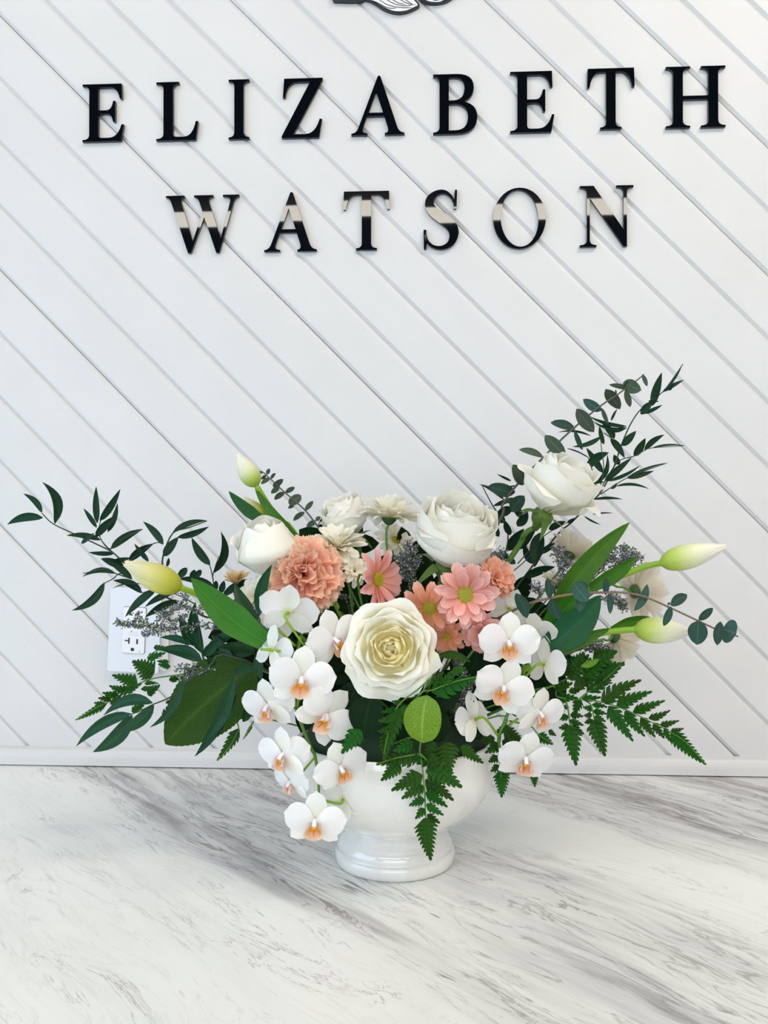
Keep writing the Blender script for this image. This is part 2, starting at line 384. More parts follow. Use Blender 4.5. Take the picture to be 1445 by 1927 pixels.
M['ruscusb'] = leaf_mat('broad_ruscus_leaf', (0.007, 0.050, 0.017), (0.018, 0.085, 0.03), 0.36, 0.08, spec=0.2)
M['euc'] = leaf_mat('grey_green_eucalyptus_leaf', (0.060, 0.090, 0.055), (0.12, 0.155, 0.105), 0.6, 0.1, spec=0.15)
M['eucb'] = leaf_mat('blue_green_eucalyptus_leaf', (0.026, 0.070, 0.052), (0.07, 0.13, 0.10), 0.55, 0.08, spec=0.2)
M['fern'] = leaf_mat('fern_green', (0.017, 0.082, 0.006), (0.014, 0.055, 0.006), 0.48, 0.14, var=0.2, spec=0.12)
M['salal'] = leaf_mat('salal_leaf', (0.019, 0.060, 0.003), (0.040, 0.100, 0.010), 0.5, 0.12, net=1, var=0.1, spec=0.15)
M['lime'] = leaf_mat('bright_salal_leaf', (0.115, 0.270, 0.012), (0.26, 0.42, 0.07), 0.45, 0.25, net=1, var=0.02)
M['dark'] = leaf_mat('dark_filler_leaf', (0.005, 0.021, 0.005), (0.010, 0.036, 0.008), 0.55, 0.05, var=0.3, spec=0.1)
M['tleaf'] = leaf_mat('tulip_leaf', (0.040, 0.145, 0.010), (0.060, 0.19, 0.016), 0.42, 0.16, var=0.15, spec=0.18)
M['tleafd'] = leaf_mat('dark_tulip_leaf', (0.010, 0.080, 0.024), (0.016, 0.10, 0.03), 0.42, 0.12, var=0.1, spec=0.18)
M['stem'] = plain('green_stem', (0.075, 0.20, 0.015), 0.45)
M['tstem'] = plain('tulip_stem', (0.22, 0.40, 0.02), 0.4)
M['dstem'] = plain('dark_stem', (0.020, 0.040, 0.018), 0.55)
M['bstem'] = plain('brown_stem', (0.17, 0.12, 0.085), 0.65)
M['estem'] = plain('grey_stem', (0.085, 0.085, 0.075), 0.65)
M['calyx'] = plain('green_calyx', (0.085, 0.17, 0.02), 0.5)
M['dcalyx'] = plain('dark_green_calyx', (0.030, 0.085, 0.018), 0.55)
M['foam'] = plain('wet_floral_foam', (0.012, 0.035, 0.014), 0.95)
m, nt, b = newmat('statice_florets')
uv = nd(nt, 'ShaderNodeUVMap'); sp = nd(nt, 'ShaderNodeSeparateXYZ'); nt.links.new(uv.outputs[0], sp.inputs[0])
r = ramp(nt, [(0.0, (0.09, 0.14, 0.06)), (0.36, (0.15, 0.19, 0.11)), (0.48, (0.26, 0.26, 0.28)), (0.74, (0.56, 0.54, 0.58)), (0.88, (0.13, 0.10, 0.34))], sp.outputs[0], 'CONSTANT')
nt.links.new(r.outputs[0], b.inputs['Base Color']); b.inputs['Roughness'].default_value = 0.7
M['statice'] = m

# ---------------------------------------------------------------- the setting
# board wall: substrate + diagonal boards with bevelled edges
mb = MB().box((-2.25, 0.012, -0.92), (2.7, 0.10, 2.0))
wall = struct('wall_back', mb, M['gap'])
TH = R(45.4)
dv = Vector((math.cos(TH), 0, -math.sin(TH))); qv = Vector((math.sin(TH), 0, math.cos(TH)))
q0 = onwall(621.5, 656).dot(qv)
lines = [q0 + (0.0643 if k > 0 else 0.0668) * k for k in range(-34, 50)]
joint = {-32, -28, -24, -20, -16, -12, -8, -4, 0, 4, 8, 10, 14, 18, 22, 26, 30, 34, 38, 42}
for i in range(len(lines) - 1):
    k = i - 34
    a, b_ = lines[i], lines[i + 1]
    ga = 0.00075 if k in joint else 0.0
    gb = 0.0
    # profile across the board (q, y): bevel at both edges
    cu, cl = 0.0052, 0.0046
    dep = 0.0040
    prof = [(a + ga, 0.0105), (a + ga, dep), (a + cl + ga, 0.0), (b_ - cu, 0.0), (b_ - cu * .55, 0.0009), (b_ - cu * .2, 0.0024), (b_ - gb, dep), (b_ - gb, 0.0105)]
    bm = bmesh.new()
    rows = []
    for s in (-5.0, 5.0):
        rows.append([bm.verts.new(qv * q + dv * s + Vector((0, y, 0))) for q, y in prof])
    n_ = len(prof)
    for j in range(n_):
        bm.faces.new((rows[0][j], rows[0][(j + 1) % n_], rows[1][(j + 1) % n_], rows[1][j]))
    bm.faces.new(rows[0][::-1]); bm.faces.new(rows[1])
    for co, no in (((-2.249, 0, 0), (-1, 0, 0)), ((2.699, 0, 0), (1, 0, 0)), ((0, 0, 0.002), (0, 0, -1)), ((0, 0, 1.98), (0, 0, 1))):
        geom = bm.verts[:] + bm.edges[:] + bm.faces[:]
        rs = bmesh.ops.bisect_plane(bm, geom=geom, plane_co=co, plane_no=no, clear_outer=True)
        ed = [e for e in rs['geom_cut'] if isinstance(e, bmesh.types.BMEdge)]
        if ed: bmesh.ops.holes_fill(bm, edges=ed, sides=0)
    if not bm.verts: bm.free(); continue
    bmesh.ops.recalc_face_normals(bm, faces=bm.faces[:])
    me = bpy.data.meshes.new('board'); bm.to_mesh(me); bm.free()
    link('board', me, M['paint'], wall)

# quarter-round trim where the wall meets the counter
mb = MB()
pr = [(0.0, 0.0015), (-0.0135, 0.0015), (-0.0135, 0.010)] + [(-0.0135 + 0.0095 * (1 - math.cos(t)), 0.010 + 0.0145 * math.sin(t)) for t in [R(15 * i) for i in range(1, 7)]] + [(0.0, 0.0262)]
for x in (-2.249, 2.699):
    for y, z in pr: mb.v.append(Vector((x, y, z))); mb.uv.append((0, 0))
np_ = len(pr)
for j in range(np_ - 1): mb.f.append((j, j + 1, np_ + j + 1, np_ + j)); mb.m.append(0)
mb.f.append(tuple(range(np_))); mb.m.append(0); mb.f.append(tuple(range(2 * np_ - 1, np_ - 1, -1))); mb.m.append(0)
struct('baseboard_back', mb, M['paint'])

# room shell behind and around the camera
XL, XR, YF, ZF, ZC = -2.25, 2.7, -5.2, -0.92, 2.0
struct('floor', MB().box((XL - .1, YF - .1, ZF - .1), (XR + .1, 0.1, ZF)), M['floor'])
struct('ceiling', MB().box((XL - .1, YF - .1, ZC), (XR + .1, 0.1, ZC + .1)), M['ceil'])
struct('wall_right', MB().box((XR, YF, ZF), (XR + .1, 0.1, ZC)), M['room'])
mb = MB()
mb.box((XL - .1, YF, ZF), (XL, -3.1, ZC)); mb.box((XL - .1, -0.7, ZF), (XL, 0.1, ZC))
mb.box((XL - .1, -3.1, ZF), (XL, -0.7, -0.42)); mb.box((XL - .1, -3.1, 1.52), (XL, -0.7, ZC))
struct('wall_left', mb, M['room'])
mb = MB()
mb.box((XL, YF - .1, ZF), (-1.9, YF, ZC)); mb.box((2.3, YF - .1, ZF), (XR, YF, ZC)); mb.box((-1.9, YF - .1, ZF), (2.3, YF, -0.5)); mb.box((-1.9, YF - .1, 1.7), (2.3, YF, ZC))
struct('wall_front', mb, M['room'])
mb = MB().box((XL - .06, -3.1, 1.46), (XL - .01, -0.7, 1.52)).box((XL - .06, -3.1, -0.42), (XL - .01, -0.7, -0.36)).box((XL - .06, -1.93, -0.42), (XL - .01, -1.87, 1.52))
struct('window_1', mb, M['frame'])
mb = MB()
for x in (-1.9, -0.53, 0.87, 2.24): mb.box((x, YF - .06, -0.5), (x + .06, YF - .01, 1.7))
struct('window_2', mb, M['frame'])

# ceiling lamps the glossy letters mirror
for (x, y) in ((0.85, -1.02), (-0.75, -1.05)):
    o = thing('ceiling_panel', 'recessed flat lamp housing in the dark ceiling ' + ('nearer the right wall' if x > 0 else 'nearer the window wall'), 'ceiling lamp', (x, y, ZC))
    part('housing', MB().box((x - .62, y - .32, ZC - .03), (x + .62, y + .32, ZC)), M['frame'], o, False)
o = thing('linear_lamp', 'long slim linear lamp across the dark ceiling behind the counter', 'ceiling lamp', (0, -3.4, ZC))
LY = -3.40
def lampx(x): return LY + 0.06 * x
mb = MB(); mb2 = MB()
for s in range(3):
    xa, xb = -1.8 + 1.25 * s, -1.8 + 1.25 * s + 1.2
    mb.box((xa, lampx(xa) - .06, ZC - .055), (xb, lampx(xa) + .06, ZC - .012))
    mb2.box((xa, lampx(xa) - .055, ZC - .012), (xb, lampx(xa) + .055, ZC))
part('diffuser', mb, M['tube'], o, False); part('housing', mb2, M['frame'], o, False)

# countertop
ct = thing('countertop', 'white counter top with grey diagonal marble veins running under the vase', 'counter', (0, -0.45, -0.04))
part('worktop', MB().box((-2.245, -0.86, -0.04), (2.695, 0.0115, 0.0)), M['marble'], ct, False)
part('cabinet', MB().box((-2.24, -0.80, ZF), (2.69, 0.0115, -0.0405)), M['counterbody'], ct, False)

# ---------------------------------------------------------------- letters
def svg(path):
    out = []; cur = None; t = path.replace('M', ' M ').replace('L', ' L ').replace('Q', ' Q ').replace('Z', ' Z ').split()
    i = 0; poly = []
    while i < len(t):
        k = t[i]
        if k == 'M': poly = [(float(t[i + 1]), float(t[i + 2]))]; i += 3
        elif k == 'L': poly.append((float(t[i + 1]), float(t[i + 2]))); i += 3
        elif k == 'Q':
            a = poly[-1]; c = (float(t[i + 1]), float(t[i + 2])); e = (float(t[i + 3]), float(t[i + 4]))
            for s in range(1, 7):
                u = s / 6; poly.append(tuple(a[j] * (1 - u) ** 2 + 2 * c[j] * u * (1 - u) + e[j] * u * u for j in (0, 1)))
            i += 5
        elif k == 'Z': out.append(poly); i += 1
    return out
def ell(cx, cy, rx, ry, rot=0, n=40):
    o = []
    for i in range(n):
        a = 2 * math.pi * i / n; x, y = rx * math.cos(a), ry * math.sin(a)
        o.append((cx + x * math.cos(rot) - y * math.sin(rot), cy + x * math.sin(rot) + y * math.cos(rot)))
    return o
def s_glyph():
    sp = [Vector((p[0], p[1], 0)) for p in ((51, 76), (46, 88), (36, 96.5), (24, 96), (13, 87), (11, 75), (18, 63), (32, 52), (45, 40), (50, 26), (45, 10), (32, 2.5), (18, 4), (8, 13), (4, 26))]
    wd = [1.5, 2, 3, 4, 6, 7.2, 8.5, 9.5, 9, 7.5, 5.2, 3.2, 2.4, 2, 1.5]
    L_ = []; R_ = []
    sm = smooth(sp, 4); N = len(sm)
    for k, p in enumerate(sm):
        t = (sm[min(k + 1, N - 1)] - sm[max(k - 1, 0)]).normalized(); nn = Vector((-t.y, t.x, 0))
        f_ = k / 4; i = min(int(f_), len(wd) - 2); h = wd[i] + (wd[i + 1] - wd[i]) * (f_ - i)
        L_.append(p + nn * h); R_.append(p - nn * h)
    body = [(p.x, p.y) for p in L_] + [(p.x, p.y) for p in reversed(R_)]
    return [body, [(49.5, 68), (54, 68), (55, 100), (51.5, 100)], [(2, 0), (5.5, 0), (6, 33), (1.5, 33)]]
GL = {
 'E': svg('M0 0 L68 0 L73 29 L69 29 Q63 6 46 6 L34 6 Q28 6 28 12 L28 48 L42 48 Q52 48 54 34 L58 34 L58 70 L54 70 Q52 54 42 54 L28 54 L28 94 L48 94 Q62 94 66 74 L70 74 L69 100 L0 100 L0 97 Q12 97 12 88 L12 12 Q12 3 0 3 Z'),
 'L': svg('M0 0 L66 0 L70 32 L66 32 Q61 6 46 6 L34 6 Q28 6 28 12 L28 88 Q28 97 38 97 L38 100 L0 100 L0 97 Q12 97 12 88 L12 12 Q12 3 0 3 Z'),
 'I': svg('M0 0 L36 0 L36 3 Q26 3 26 12 L26 88 Q26 97 36 97 L36 100 L0 100 L0 97 Q10 97 10 88 L10 12 Q10 3 0 3 Z'),
 'Z': svg('M0 0 L63 0 L68 31 L64 31 Q57 6 40 6 L20 6 L69 97 L69 100 L4 100 L2 68 L6 68 Q9 94 26 94 L48 94 L0 3 Z'),
 'A': svg('M0 0 L28 0 L28 3 Q17 3 20 12 L27 32 L57 32 L63 13 Q66 3 58 3 L58 0 L92 0 L92 3 Q84 3 80 12 L50 101 L46 101 L12 12 Q8 3 0 3 Z M30 38 L55 38 L43 74 Z'),
 'B': svg('M0 0 L40 0 Q76 0 76 28 Q76 50 50 54 Q70 58 70 77 Q70 100 40 100 L0 100 L0 97 Q11 97 11 88 L11 12 Q11 3 0 3 Z M27 6 L38 6 Q60 6 60 28 Q60 49 38 50 L27 50 Z M27 56 L36 56 Q54 57 54 76 Q54 94 36 94 L27 94 Z'),
 'T': svg('M22 0 L58 0 L58 3 Q48 3 48 12 L48 94 L58 94 Q72 94 76 69 L80 69 L79 100 L1 100 L0 69 L4 69 Q8 94 22 94 L32 94 L32 12 Q32 3 22 3 Z'),
 'H': svg('M0 0 L40 0 L40 3 Q28 3 28 12 L28 46 L70 46 L70 12 Q70 3 58 3 L58 0 L98 0 L98 3 Q86 3 86 12 L86 88 Q86 97 98 97 L98 100 L58 100 L58 97 Q70 97 70 88 L70 52 L28 52 L28 88 Q28 97 40 97 L40 100 L0 100 L0 97 Q12 97 12 88 L12 12 Q12 3 0 3 Z'),
 'W': svg('M0 100 L0 97 Q6 97 9 88 L37 0 L42 0 L64 62 L84 0 L89 0 L113 88 Q116 97 122 97 L122 100 L95 100 L95 97 Q109 97 107 88 L91.5 24 L72 88 Q70 97 79 97 L79 100 L47 100 L47 97 Q53 97 56 88 L61 72 L45 20 L26 88 Q24 97 31 97 L31 100 Z'),
 'S': s_glyph(),
 'O': [ell(48, 50, 47.5, 52), ell(48, 50, 34, 48.5, R(5))],
 'N': svg('M0 0 L30 0 L30 3 Q18 3 18 12 L18 80 L79 0 L85 0 L85 88 Q85 97 97 97 L97 100 L66 100 L66 97 Q79 97 79 88 L79 28 L25 100 L0 100 L0 97 Q13 97 13 88 L13 12 Q13 3 0 3 Z')}
def flat_mesh(name, polys, T, half):
    """2D outlines (with holes) -> solid plate; T maps (u, v) to world"""
    cu = bpy.data.curves.new(name, 'CURVE'); cu.dimensions = '2D'; cu.fill_mode = 'BOTH'; cu.extrude = half; cu.bevel_depth = 0.0
    for p in polys:
        s = cu.splines.new('POLY'); s.points.add(len(p) - 1); s.use_cyclic_u = True
        for i, (x, y) in enumerate(p): s.points[i].co = (x, y, 0, 1)
    o = bpy.data.objects.new(name, cu); col.objects.link(o)
    bpy.context.view_layer.update()
    me = bpy.data.meshes.new_from_object(o.evaluated_get(bpy.context.evaluated_depsgraph_get()))
    bpy.data.objects.remove(o); bpy.data.curves.remove(cu)
    me.name = name; me.transform(T)
    me.polygons.foreach_set('use_smooth', [False] * len(me.polygons))
    return me
LET = [('E', 155, 233, 157, 267, 'black acrylic letter E, first letter of the upper word'), ('L', 294, 373, 153, 265, 'black acrylic letter L beside the I in the upper word'),
       ('I', 430, 469, 149, 262, 'black acrylic letter I between the L and the Z'), ('Z', 530, 607, 146, 260, 'black acrylic letter Z in the upper word'),
       ('A', 661, 761, 141, 255, 'black acrylic letter A between the Z and the B, upper word'), ('B', 815, 898, 138, 253, 'black acrylic letter B in the upper word'),
       ('E', 960, 1043, 133, 250, 'black acrylic letter E between the B and the T, upper word'), ('T', 1105, 1194, 127, 244, 'black acrylic letter T beside the H in the upper word'),
       ('H', 1253, 1365, 123, 241, 'black acrylic letter H, last letter of the upper word'), ('W', 312, 450, 366, 477, 'black acrylic letter W, first letter of the lower word'),
       ('A', 497, 596, 361, 474, 'black acrylic letter A right after the W, lower word'), ('T', 646, 733, 359, 471, 'black acrylic letter T in the middle of the lower word'),
       ('S', 797, 863, 356, 470, 'black acrylic letter S in the lower word'), ('O', 928, 1027, 352, 469, 'black acrylic letter O in the lower word'),
       ('N', 1091, 1192, 348, 465, 'black acrylic letter N, last letter of the lower word')]
YL = -0.0060
for ch, x0, x1, y0, y1, lab in LET:
    a = onwall(x0, y1, YL); b_ = onwall(x1, y0, YL)
    ps = GL[ch]; us = [p[0] for q in ps for p in q]; vs = [p[1] for q in ps for p in q]
    u0, u1, v0, v1 = min(us), max(us), min(vs), max(vs)
    sx = (b_.x - a.x) / (u1 - u0); sz = (b_.z - a.z) / (v1 - v0)
    pol = [[((u - u0) * sx, (v - v0) * sz) for u, v in q] for q in ps]
    me = flat_mesh('letter', pol, Matrix.Translation((0, 0, 0)) @ Matrix.Rotation(R(90), 4, 'X'), 0.0030)
    o = link('letter', me, M['black']); o.location = (a.x, YL + 0.0028, a.z)
    o.rotation_euler = (rnd(-.004, .004), 0, rnd(-.004, .004))
    o['label'] = lab; o['category'] = 'letter'; o['group'] = 'letters of the wall sign'

# line-drawn leaf emblem above the sign, only its lower tips in view
em = thing('wall_emblem', 'black outlined leaf emblem with fine white inlay cut by the top edge above the sign', 'emblem', onwall(740, -60, 0))
def plate(name, pts, mat, y, half, parent):
    w3 = [onwall(*px('T', *p), y) for p in pts]
    pol = [[(v.x, v.z) for v in w3]]
    me = flat_mesh(name, pol, Matrix.Rotation(R(90), 4, 'X'), half)
    me.transform(Matrix.Translation(Vector((0, y, 0)) - Vector(parent.location)))
    return link(name, me, mat, parent)
def cat2(pts, sub=6): return [(p.x, p.y) for p in smooth([Vector((a, b, 0)) for a, b in pts], sub)]
pA = cat2([(120, -120), (125, 8), (200, 22), (300, 26), (380, 20), (410, 8), (400, -60), (330, -180)])
pB = cat2([(380, 5), (440, 10), (510, 42), (580, 88), (650, 116), (730, 128), (810, 112), (880, 82), (910, 62), (905, 40), (850, -20), (740, -160), (600, -240), (430, -180)])
pC = cat2([(890, -30), (920, 8), (965, 30), (1020, 42), (1100, 36), (1180, 8), (1260, -70), (1240, -200), (1050, -240), (900, -150)])
for pp in (pA, pB, pC): plate('leaf_plate', pp, M['blackside'], -0.0035, 0.0033, em)
iA = cat2([(150, -110), (180, -14), (270, -12), (370, -25), (330, -140)])
iB = cat2([(440, -10), (520, 22), (600, 68), (670, 96), (735, 102), (800, 92), (870, 60), (895, 42), (850, -10), (740, -140), (600, -215), (460, -160)])
iC = cat2([(960, -5), (1000, 12), (1060, 18), (1110, 10), (1200, -50), (1200, -180), (1060, -215), (940, -130)])
for pp in (iA, iB, iC): plate('inlay', pp, M['inlay'], -0.0072, 0.0005, em)
def veinline(pts, wd=4.5):
    l = [Vector((a, b, 0)) for a, b in cat2(pts, 4)]; out = []; back = []
    for k, p in enumerate(l):
        t = (l[min(k + 1, len(l) - 1)] - l[max(k - 1, 0)]).normalized(); n_ = Vector((-t.y, t.x, 0))
        h = wd * 0.5 * max(0.15, min(1, 2.2 * math.sin(math.pi * k / (len(l) - 1))))
        out.append((p + n_ * h).to_tuple()[:2]); back.append((p - n_ * h).to_tuple()[:2])
    plate('vein', out + back[::-1], M['blackside'], -0.0080, 0.0003, em)
for vl in ([(470, 0), (530, 24), (600, 60), (650, 75), (705, 72)], [(500, -40), (560, 5), (620, 42), (700, 62), (790, 70), (845, 66)], [(540, -70), (600, -15), (670, 28), (740, 48), (800, 52), (880, 38)],
           [(600, -60), (660, -10), (720, 25), (790, 42)], [(680, -60), (730, -10), (790, 25), (845, 40)], [(750, -40), (790, 0), (850, 38)], [(1000, -15), (1050, 2), (1100, -4)], [(1000, -60), (1060, -25), (1130, -30)]):
    veinline(vl)

# ---------------------------------------------------------------- outlet
oc = onwall(*px('O', 656, 905), 0)
ol = thing('power_outlet', 'white wall socket with a rectangular cover plate behind the leaves at lower left', 'wall socket', oc)
OR = Matrix.Rotation(R(2.4), 3, 'Y')
def opart(name, x0, x1, z0, z1, y0, y1, mat, parent=None, rad=0.003, half=None):
    pol = []
    for cx, cz, a0 in ((x1 - rad, z1 - rad, 0), (x0 + rad, z1 - rad, 90), (x0 + rad, z0 + rad, 180), (x1 - rad, z0 + rad, 270)):
        for k in range(4): pol.append((cx + rad * math.cos(R(a0 + 30 * k)), cz + rad * math.sin(R(a0 + 30 * k))))
    me = flat_mesh(name, [pol], Matrix.Translation((0, (y0 + y1) / 2, 0)) @ Matrix.Rotation(R(90), 4, 'X'), abs(y1 - y0) / 2)
    me.transform(OR.to_4x4())
    return link(name, me, mat, parent or ol)
opart('mounting_block', -0.034, 0.050, -0.058, 0.060, 0.0, -0.007, M['paint'])
opart('cover_plate', -0.038, 0.038, -0.0615, 0.0615, -0.007, -0.0125, M['plate'], rad=0.004)
opart('gap_frame', -0.0172, 0.0172, -0.0341, 0.0341, -0.0125, -0.0127, M['blackside'], rad=0.0028)
rc = opart('receptacle', -0.0166, 0.0166, -0.0335, 0.0335, -0.0125, -0.0145, M['recept'], rad=0.0026)
def osl(name, x0, y0, x1, y1, mat, rad=0.0003, y=-0.01455):
    cx, cz = 656, 905; k = 0.00008
    ax = (x0 - cx) * k + (y0 - cz) * k * 0.04; bx = (x1 - cx) * k + (y1 - cz) * k * 0.04
    return opart(name, ax, bx, -(y1 - cz) * k, -(y0 - cz) * k, y, y - 0.0002, mat, rc, rad)
osl('slot', 553, 1045, 576, 1155, M['slot']); osl('slot', 486, 1088, 560, 1110, M['slot']); osl('slot', 703, 1062, 730, 1155, M['slot'])
osl('slot', 733, 545, 760, 635, M['slot']); osl('slot', 575, 540, 598, 638, M['slot'])
osl('ground_hole', 597, 1225, 662, 1285, M['slot'], 0.0022); osl('ground_hole', 620, 715, 690, 775, M['slot'], 0.0022)
osl('test_button', 560, 925, 742, 960, M['plate'], 0.0006); osl('test_button', 560, 968, 742, 1002, M['plate'], 0.0006)
osl('indicator', 754, 1280, 776, 1302, M['led'], 0.0008)

# ---------------------------------------------------------------- vase
VC = P(743, 1618, 0.967); VC.z = 0.0
va = thing('pedestal_vase', 'white crackle-glazed footed bowl vase standing on the marble counter', 'vase', VC)
foot = [(0.0, 0.0), (0.0600, 0.0), (0.0622, 0.0015), (0.0636, 0.0050), (0.0641, 0.0085), (0.0638, 0.0120), (0.0628, 0.0140), (0.0616, 0.0150), (0.0614, 0.0165), (0.0618, 0.0180), (0.0612, 0.0215), (0.0592, 0.0255), (0.0560, 0.0290), (0.0525, 0.0325), (0.0500, 0.0355), (0.0484, 0.0385)]
bowl = [(0.0484, 0.0385), (0.0520, 0.0398), (0.0600, 0.0425), (0.0690, 0.0472), (0.0775, 0.0530), (0.0850, 0.0590), (0.0915, 0.0660), (0.0972, 0.0740), (0.1018, 0.0830), (0.1048, 0.0920), (0.1064, 0.1020), (0.1066, 0.1120), (0.1058, 0.1220), (0.1056, 0.1290), (0.1048, 0.1312), (0.1020, 0.1312), (0.1010, 0.1270), (0.1000, 0.1000), (0.090, 0.075), (0.06, 0.052), (0.0, 0.048)]
part('foot', MB().lathe(foot, 72, VC), M['glaze'], va)
part('bowl', MB().lathe(bowl, 72, VC), M['glaze'], va)
O = VC + Vector((0, 0, 0.135))
fm = thing('floral_foam', 'dark wet foam block holding the stems inside the white bowl', 'foam', VC + Vector((0, 0, 0.055)))
part('foam_block', MB().lathe([(0, .060), (.055, .060), (.080, .078), (.094, .11), (.094, .138), (.086, .152), (.06, .166), (0, .172)], 24, VC), M['foam'], fm)

# ---------------------------------------------------------------- leaves
def prof(kind, t):
    if kind == 'lance': return (t ** 0.62) * ((1 - t) ** 0.95) * 2.13
    if kind == 'oval': return max(0.0, math.sin(math.pi * t ** 0.85)) ** 0.6
    if kind == 'euc': return max(0.0, math.sin(math.pi * t ** 0.95)) ** 0.62
    if kind == 'round': return max(0.0, 1 - (2 * t - 1) ** 2) ** 0.5
    if kind == 'strap': return min(1.0, 0.55 + 1.2 * t) * (1 - max(0, (t - 0.25) / 0.75) ** 1.9) ** 0.8
    if kind == 'ovate': return (t ** 0.6) * ((1 - t) ** 0.8) * 2.6
    if kind == 'needle': return (t ** 0.4) * ((1 - t) ** 0.8) * 1.6
def leaf_mb(B, T, w, roll=0.0, bend=0.0, arch=0.0, kind='lance', fold=0.25, N=9, wave=0.0, mb=None, serr=0):
    a = T - B; L = a.length; a.normalize()
    tow = (CAM - (B + T) / 2).normalized()
    n = (tow - a * tow.dot(a))
    if n.length < 1e-4: n = UPV - a * UPV.dot(a)
    n.normalize(); n = Quaternion(a, R(roll)) @ n
    s = a.cross(n); ph = rnd(0, 6)
    mb = mb or MB()
    def fn(u, t):
        c = B + a * (L * t) + s * (bend * L * 4 * t * (1 - t)) + n * (arch * L * 4 * t * (1 - t))
        x = 2 * u - 1
        hw = 0.5 * w * prof(kind, min(max(t, 0.004), 0.999))
        if serr and abs(x) > 0.9: hw *= 1 + 0.035 * math.sin(t * serr)
        return c + s * (x * hw) + n * (fold * abs(x) * hw - fold * 0.5 * hw + wave * w * math.sin(7 * t + ph) * x * x)
    return mb.grid(4, N, fn)
def pinna_mb(B, T, w, nt_=6, roll=0.0, bend=0.0, arch=0.0, split=0.0, mb=None):
    """toothed fern leaflet"""
    a = T - B; L = a.length; a.normalize()
    tow = (CAM - (B + T) / 2).normalized(); n = tow - a * tow.dot(a); n.normalize(); n = Quaternion(a, R(roll)) @ n
    s = a.cross(n); mb = mb or MB()
    def C(t): return B + a * (L * t) + s * (bend * L * 4 * t * (1 - t)) + n * (arch * L * 4 * t * (1 - t))
    def env(t): return min(1.0, (t / 0.16 + 0.15)) ** 0.7 * (1 - t) ** 0.72 * 1.12
    for sd in (-1, 1):
        for k in range(nt_):
            t0, t1 = k / nt_, (k + 1) / nt_
            off = 0.35 / nt_ if sd > 0 else 0
            t0 = min(1, max(0, t0 - off)); t1 = min(1.0, t1 - off * (k < nt_ - 1))
            inner = (0.16 if split > (k + .5) / nt_ else 0.50)
            tt = [t0, t0 + (t1 - t0) * .4, t0 + (t1 - t0) * .8, t1]
            hw = [inner * env(t0), 0.86 * env(tt[1]), 1.0 * env(min(tt[2], .99)), inner * env(min(t1, 1.0)) if t1 < 1 else 0.0]
            sk = [0.0, 0.35 / nt_, 0.75 / nt_, 0.0]
            b = len(mb.v)
            for q in range(4):
                m_ = C(tt[q]); o_ = C(min(1.0, tt[q] + sk[q] * (1 - .5 * tt[q]))) + s * (sd * 0.5 * w * hw[q]) + n * (0.10 * w * hw[q] * (1 if q % 2 else .3))
                mb.v += [m_, o_]; mb.uv += [(0.5, tt[q]), (0.5 + 0.5 * sd * min(1, hw[q]), tt[q])]
            for q in range(3):
                i = b + 2 * q
                f_ = (i, i + 1, i + 3, i + 2); mb.f.append(f_ if sd > 0 else f_[::-1]); mb.m.append(0)
    return mb

def sprig(name, label, cat, group, fr, d, stems, leaves, lmat, smat, kind='lance', r=0.0012, root=None, jit=0.012, fold=0.25, to_vase=True, alt=None, sname='stem', grow=1.0):
    """stems: polylines in a zoom frame (first one starts at the tip and ends towards the vase); leaves: (x0,y0,x1,y1,w[,bend[,roll[,kind]]])"""
    base = O + Vector((rnd(-.03, .03), rnd(-.02, .02), -0.02)) if root is None else root
    t = thing(name, label, cat, base, group)
    sc = d / F_PX / FR[fr][2]
    for i, pl in enumerate(stems):
        pts = [Q(fr, x, y, d + (q[0] if q else 0)) for x, y, *q in pl]
        if i == 0 and to_vase: pts.append(base)
        part(sname if i == 0 else 'side_' + sname, MB().tube(pts, r * (0.55 if i == 0 else 0.45), r * (1.25 if i == 0 else 0.7), 6, 4), smat, t)
    for lf in leaves:
        x0, y0, x1, y1, w_ = lf[:5]
        bend = lf[5] if len(lf) > 5 else rnd(-.05, .05)
        roll = lf[6] if len(lf) > 6 else rnd(-28, 28)
        kd = lf[7] if len(lf) > 7 else kind
        B = Q(fr, x0, y0, d + rnd(-.004, .004)); T = Q(fr, x1, y1, d + rnd(-jit, jit))
        ww = w_ * sc * grow / max(0.7, math.cos(R(roll)))
        m_ = lmat if alt is None or rnd(0, 1) > 0.35 else alt
        o = part('leaf', leaf_mb(B, T, ww, roll, bend, rnd(-.05, .06), kd, fold), m_, t)
    return t

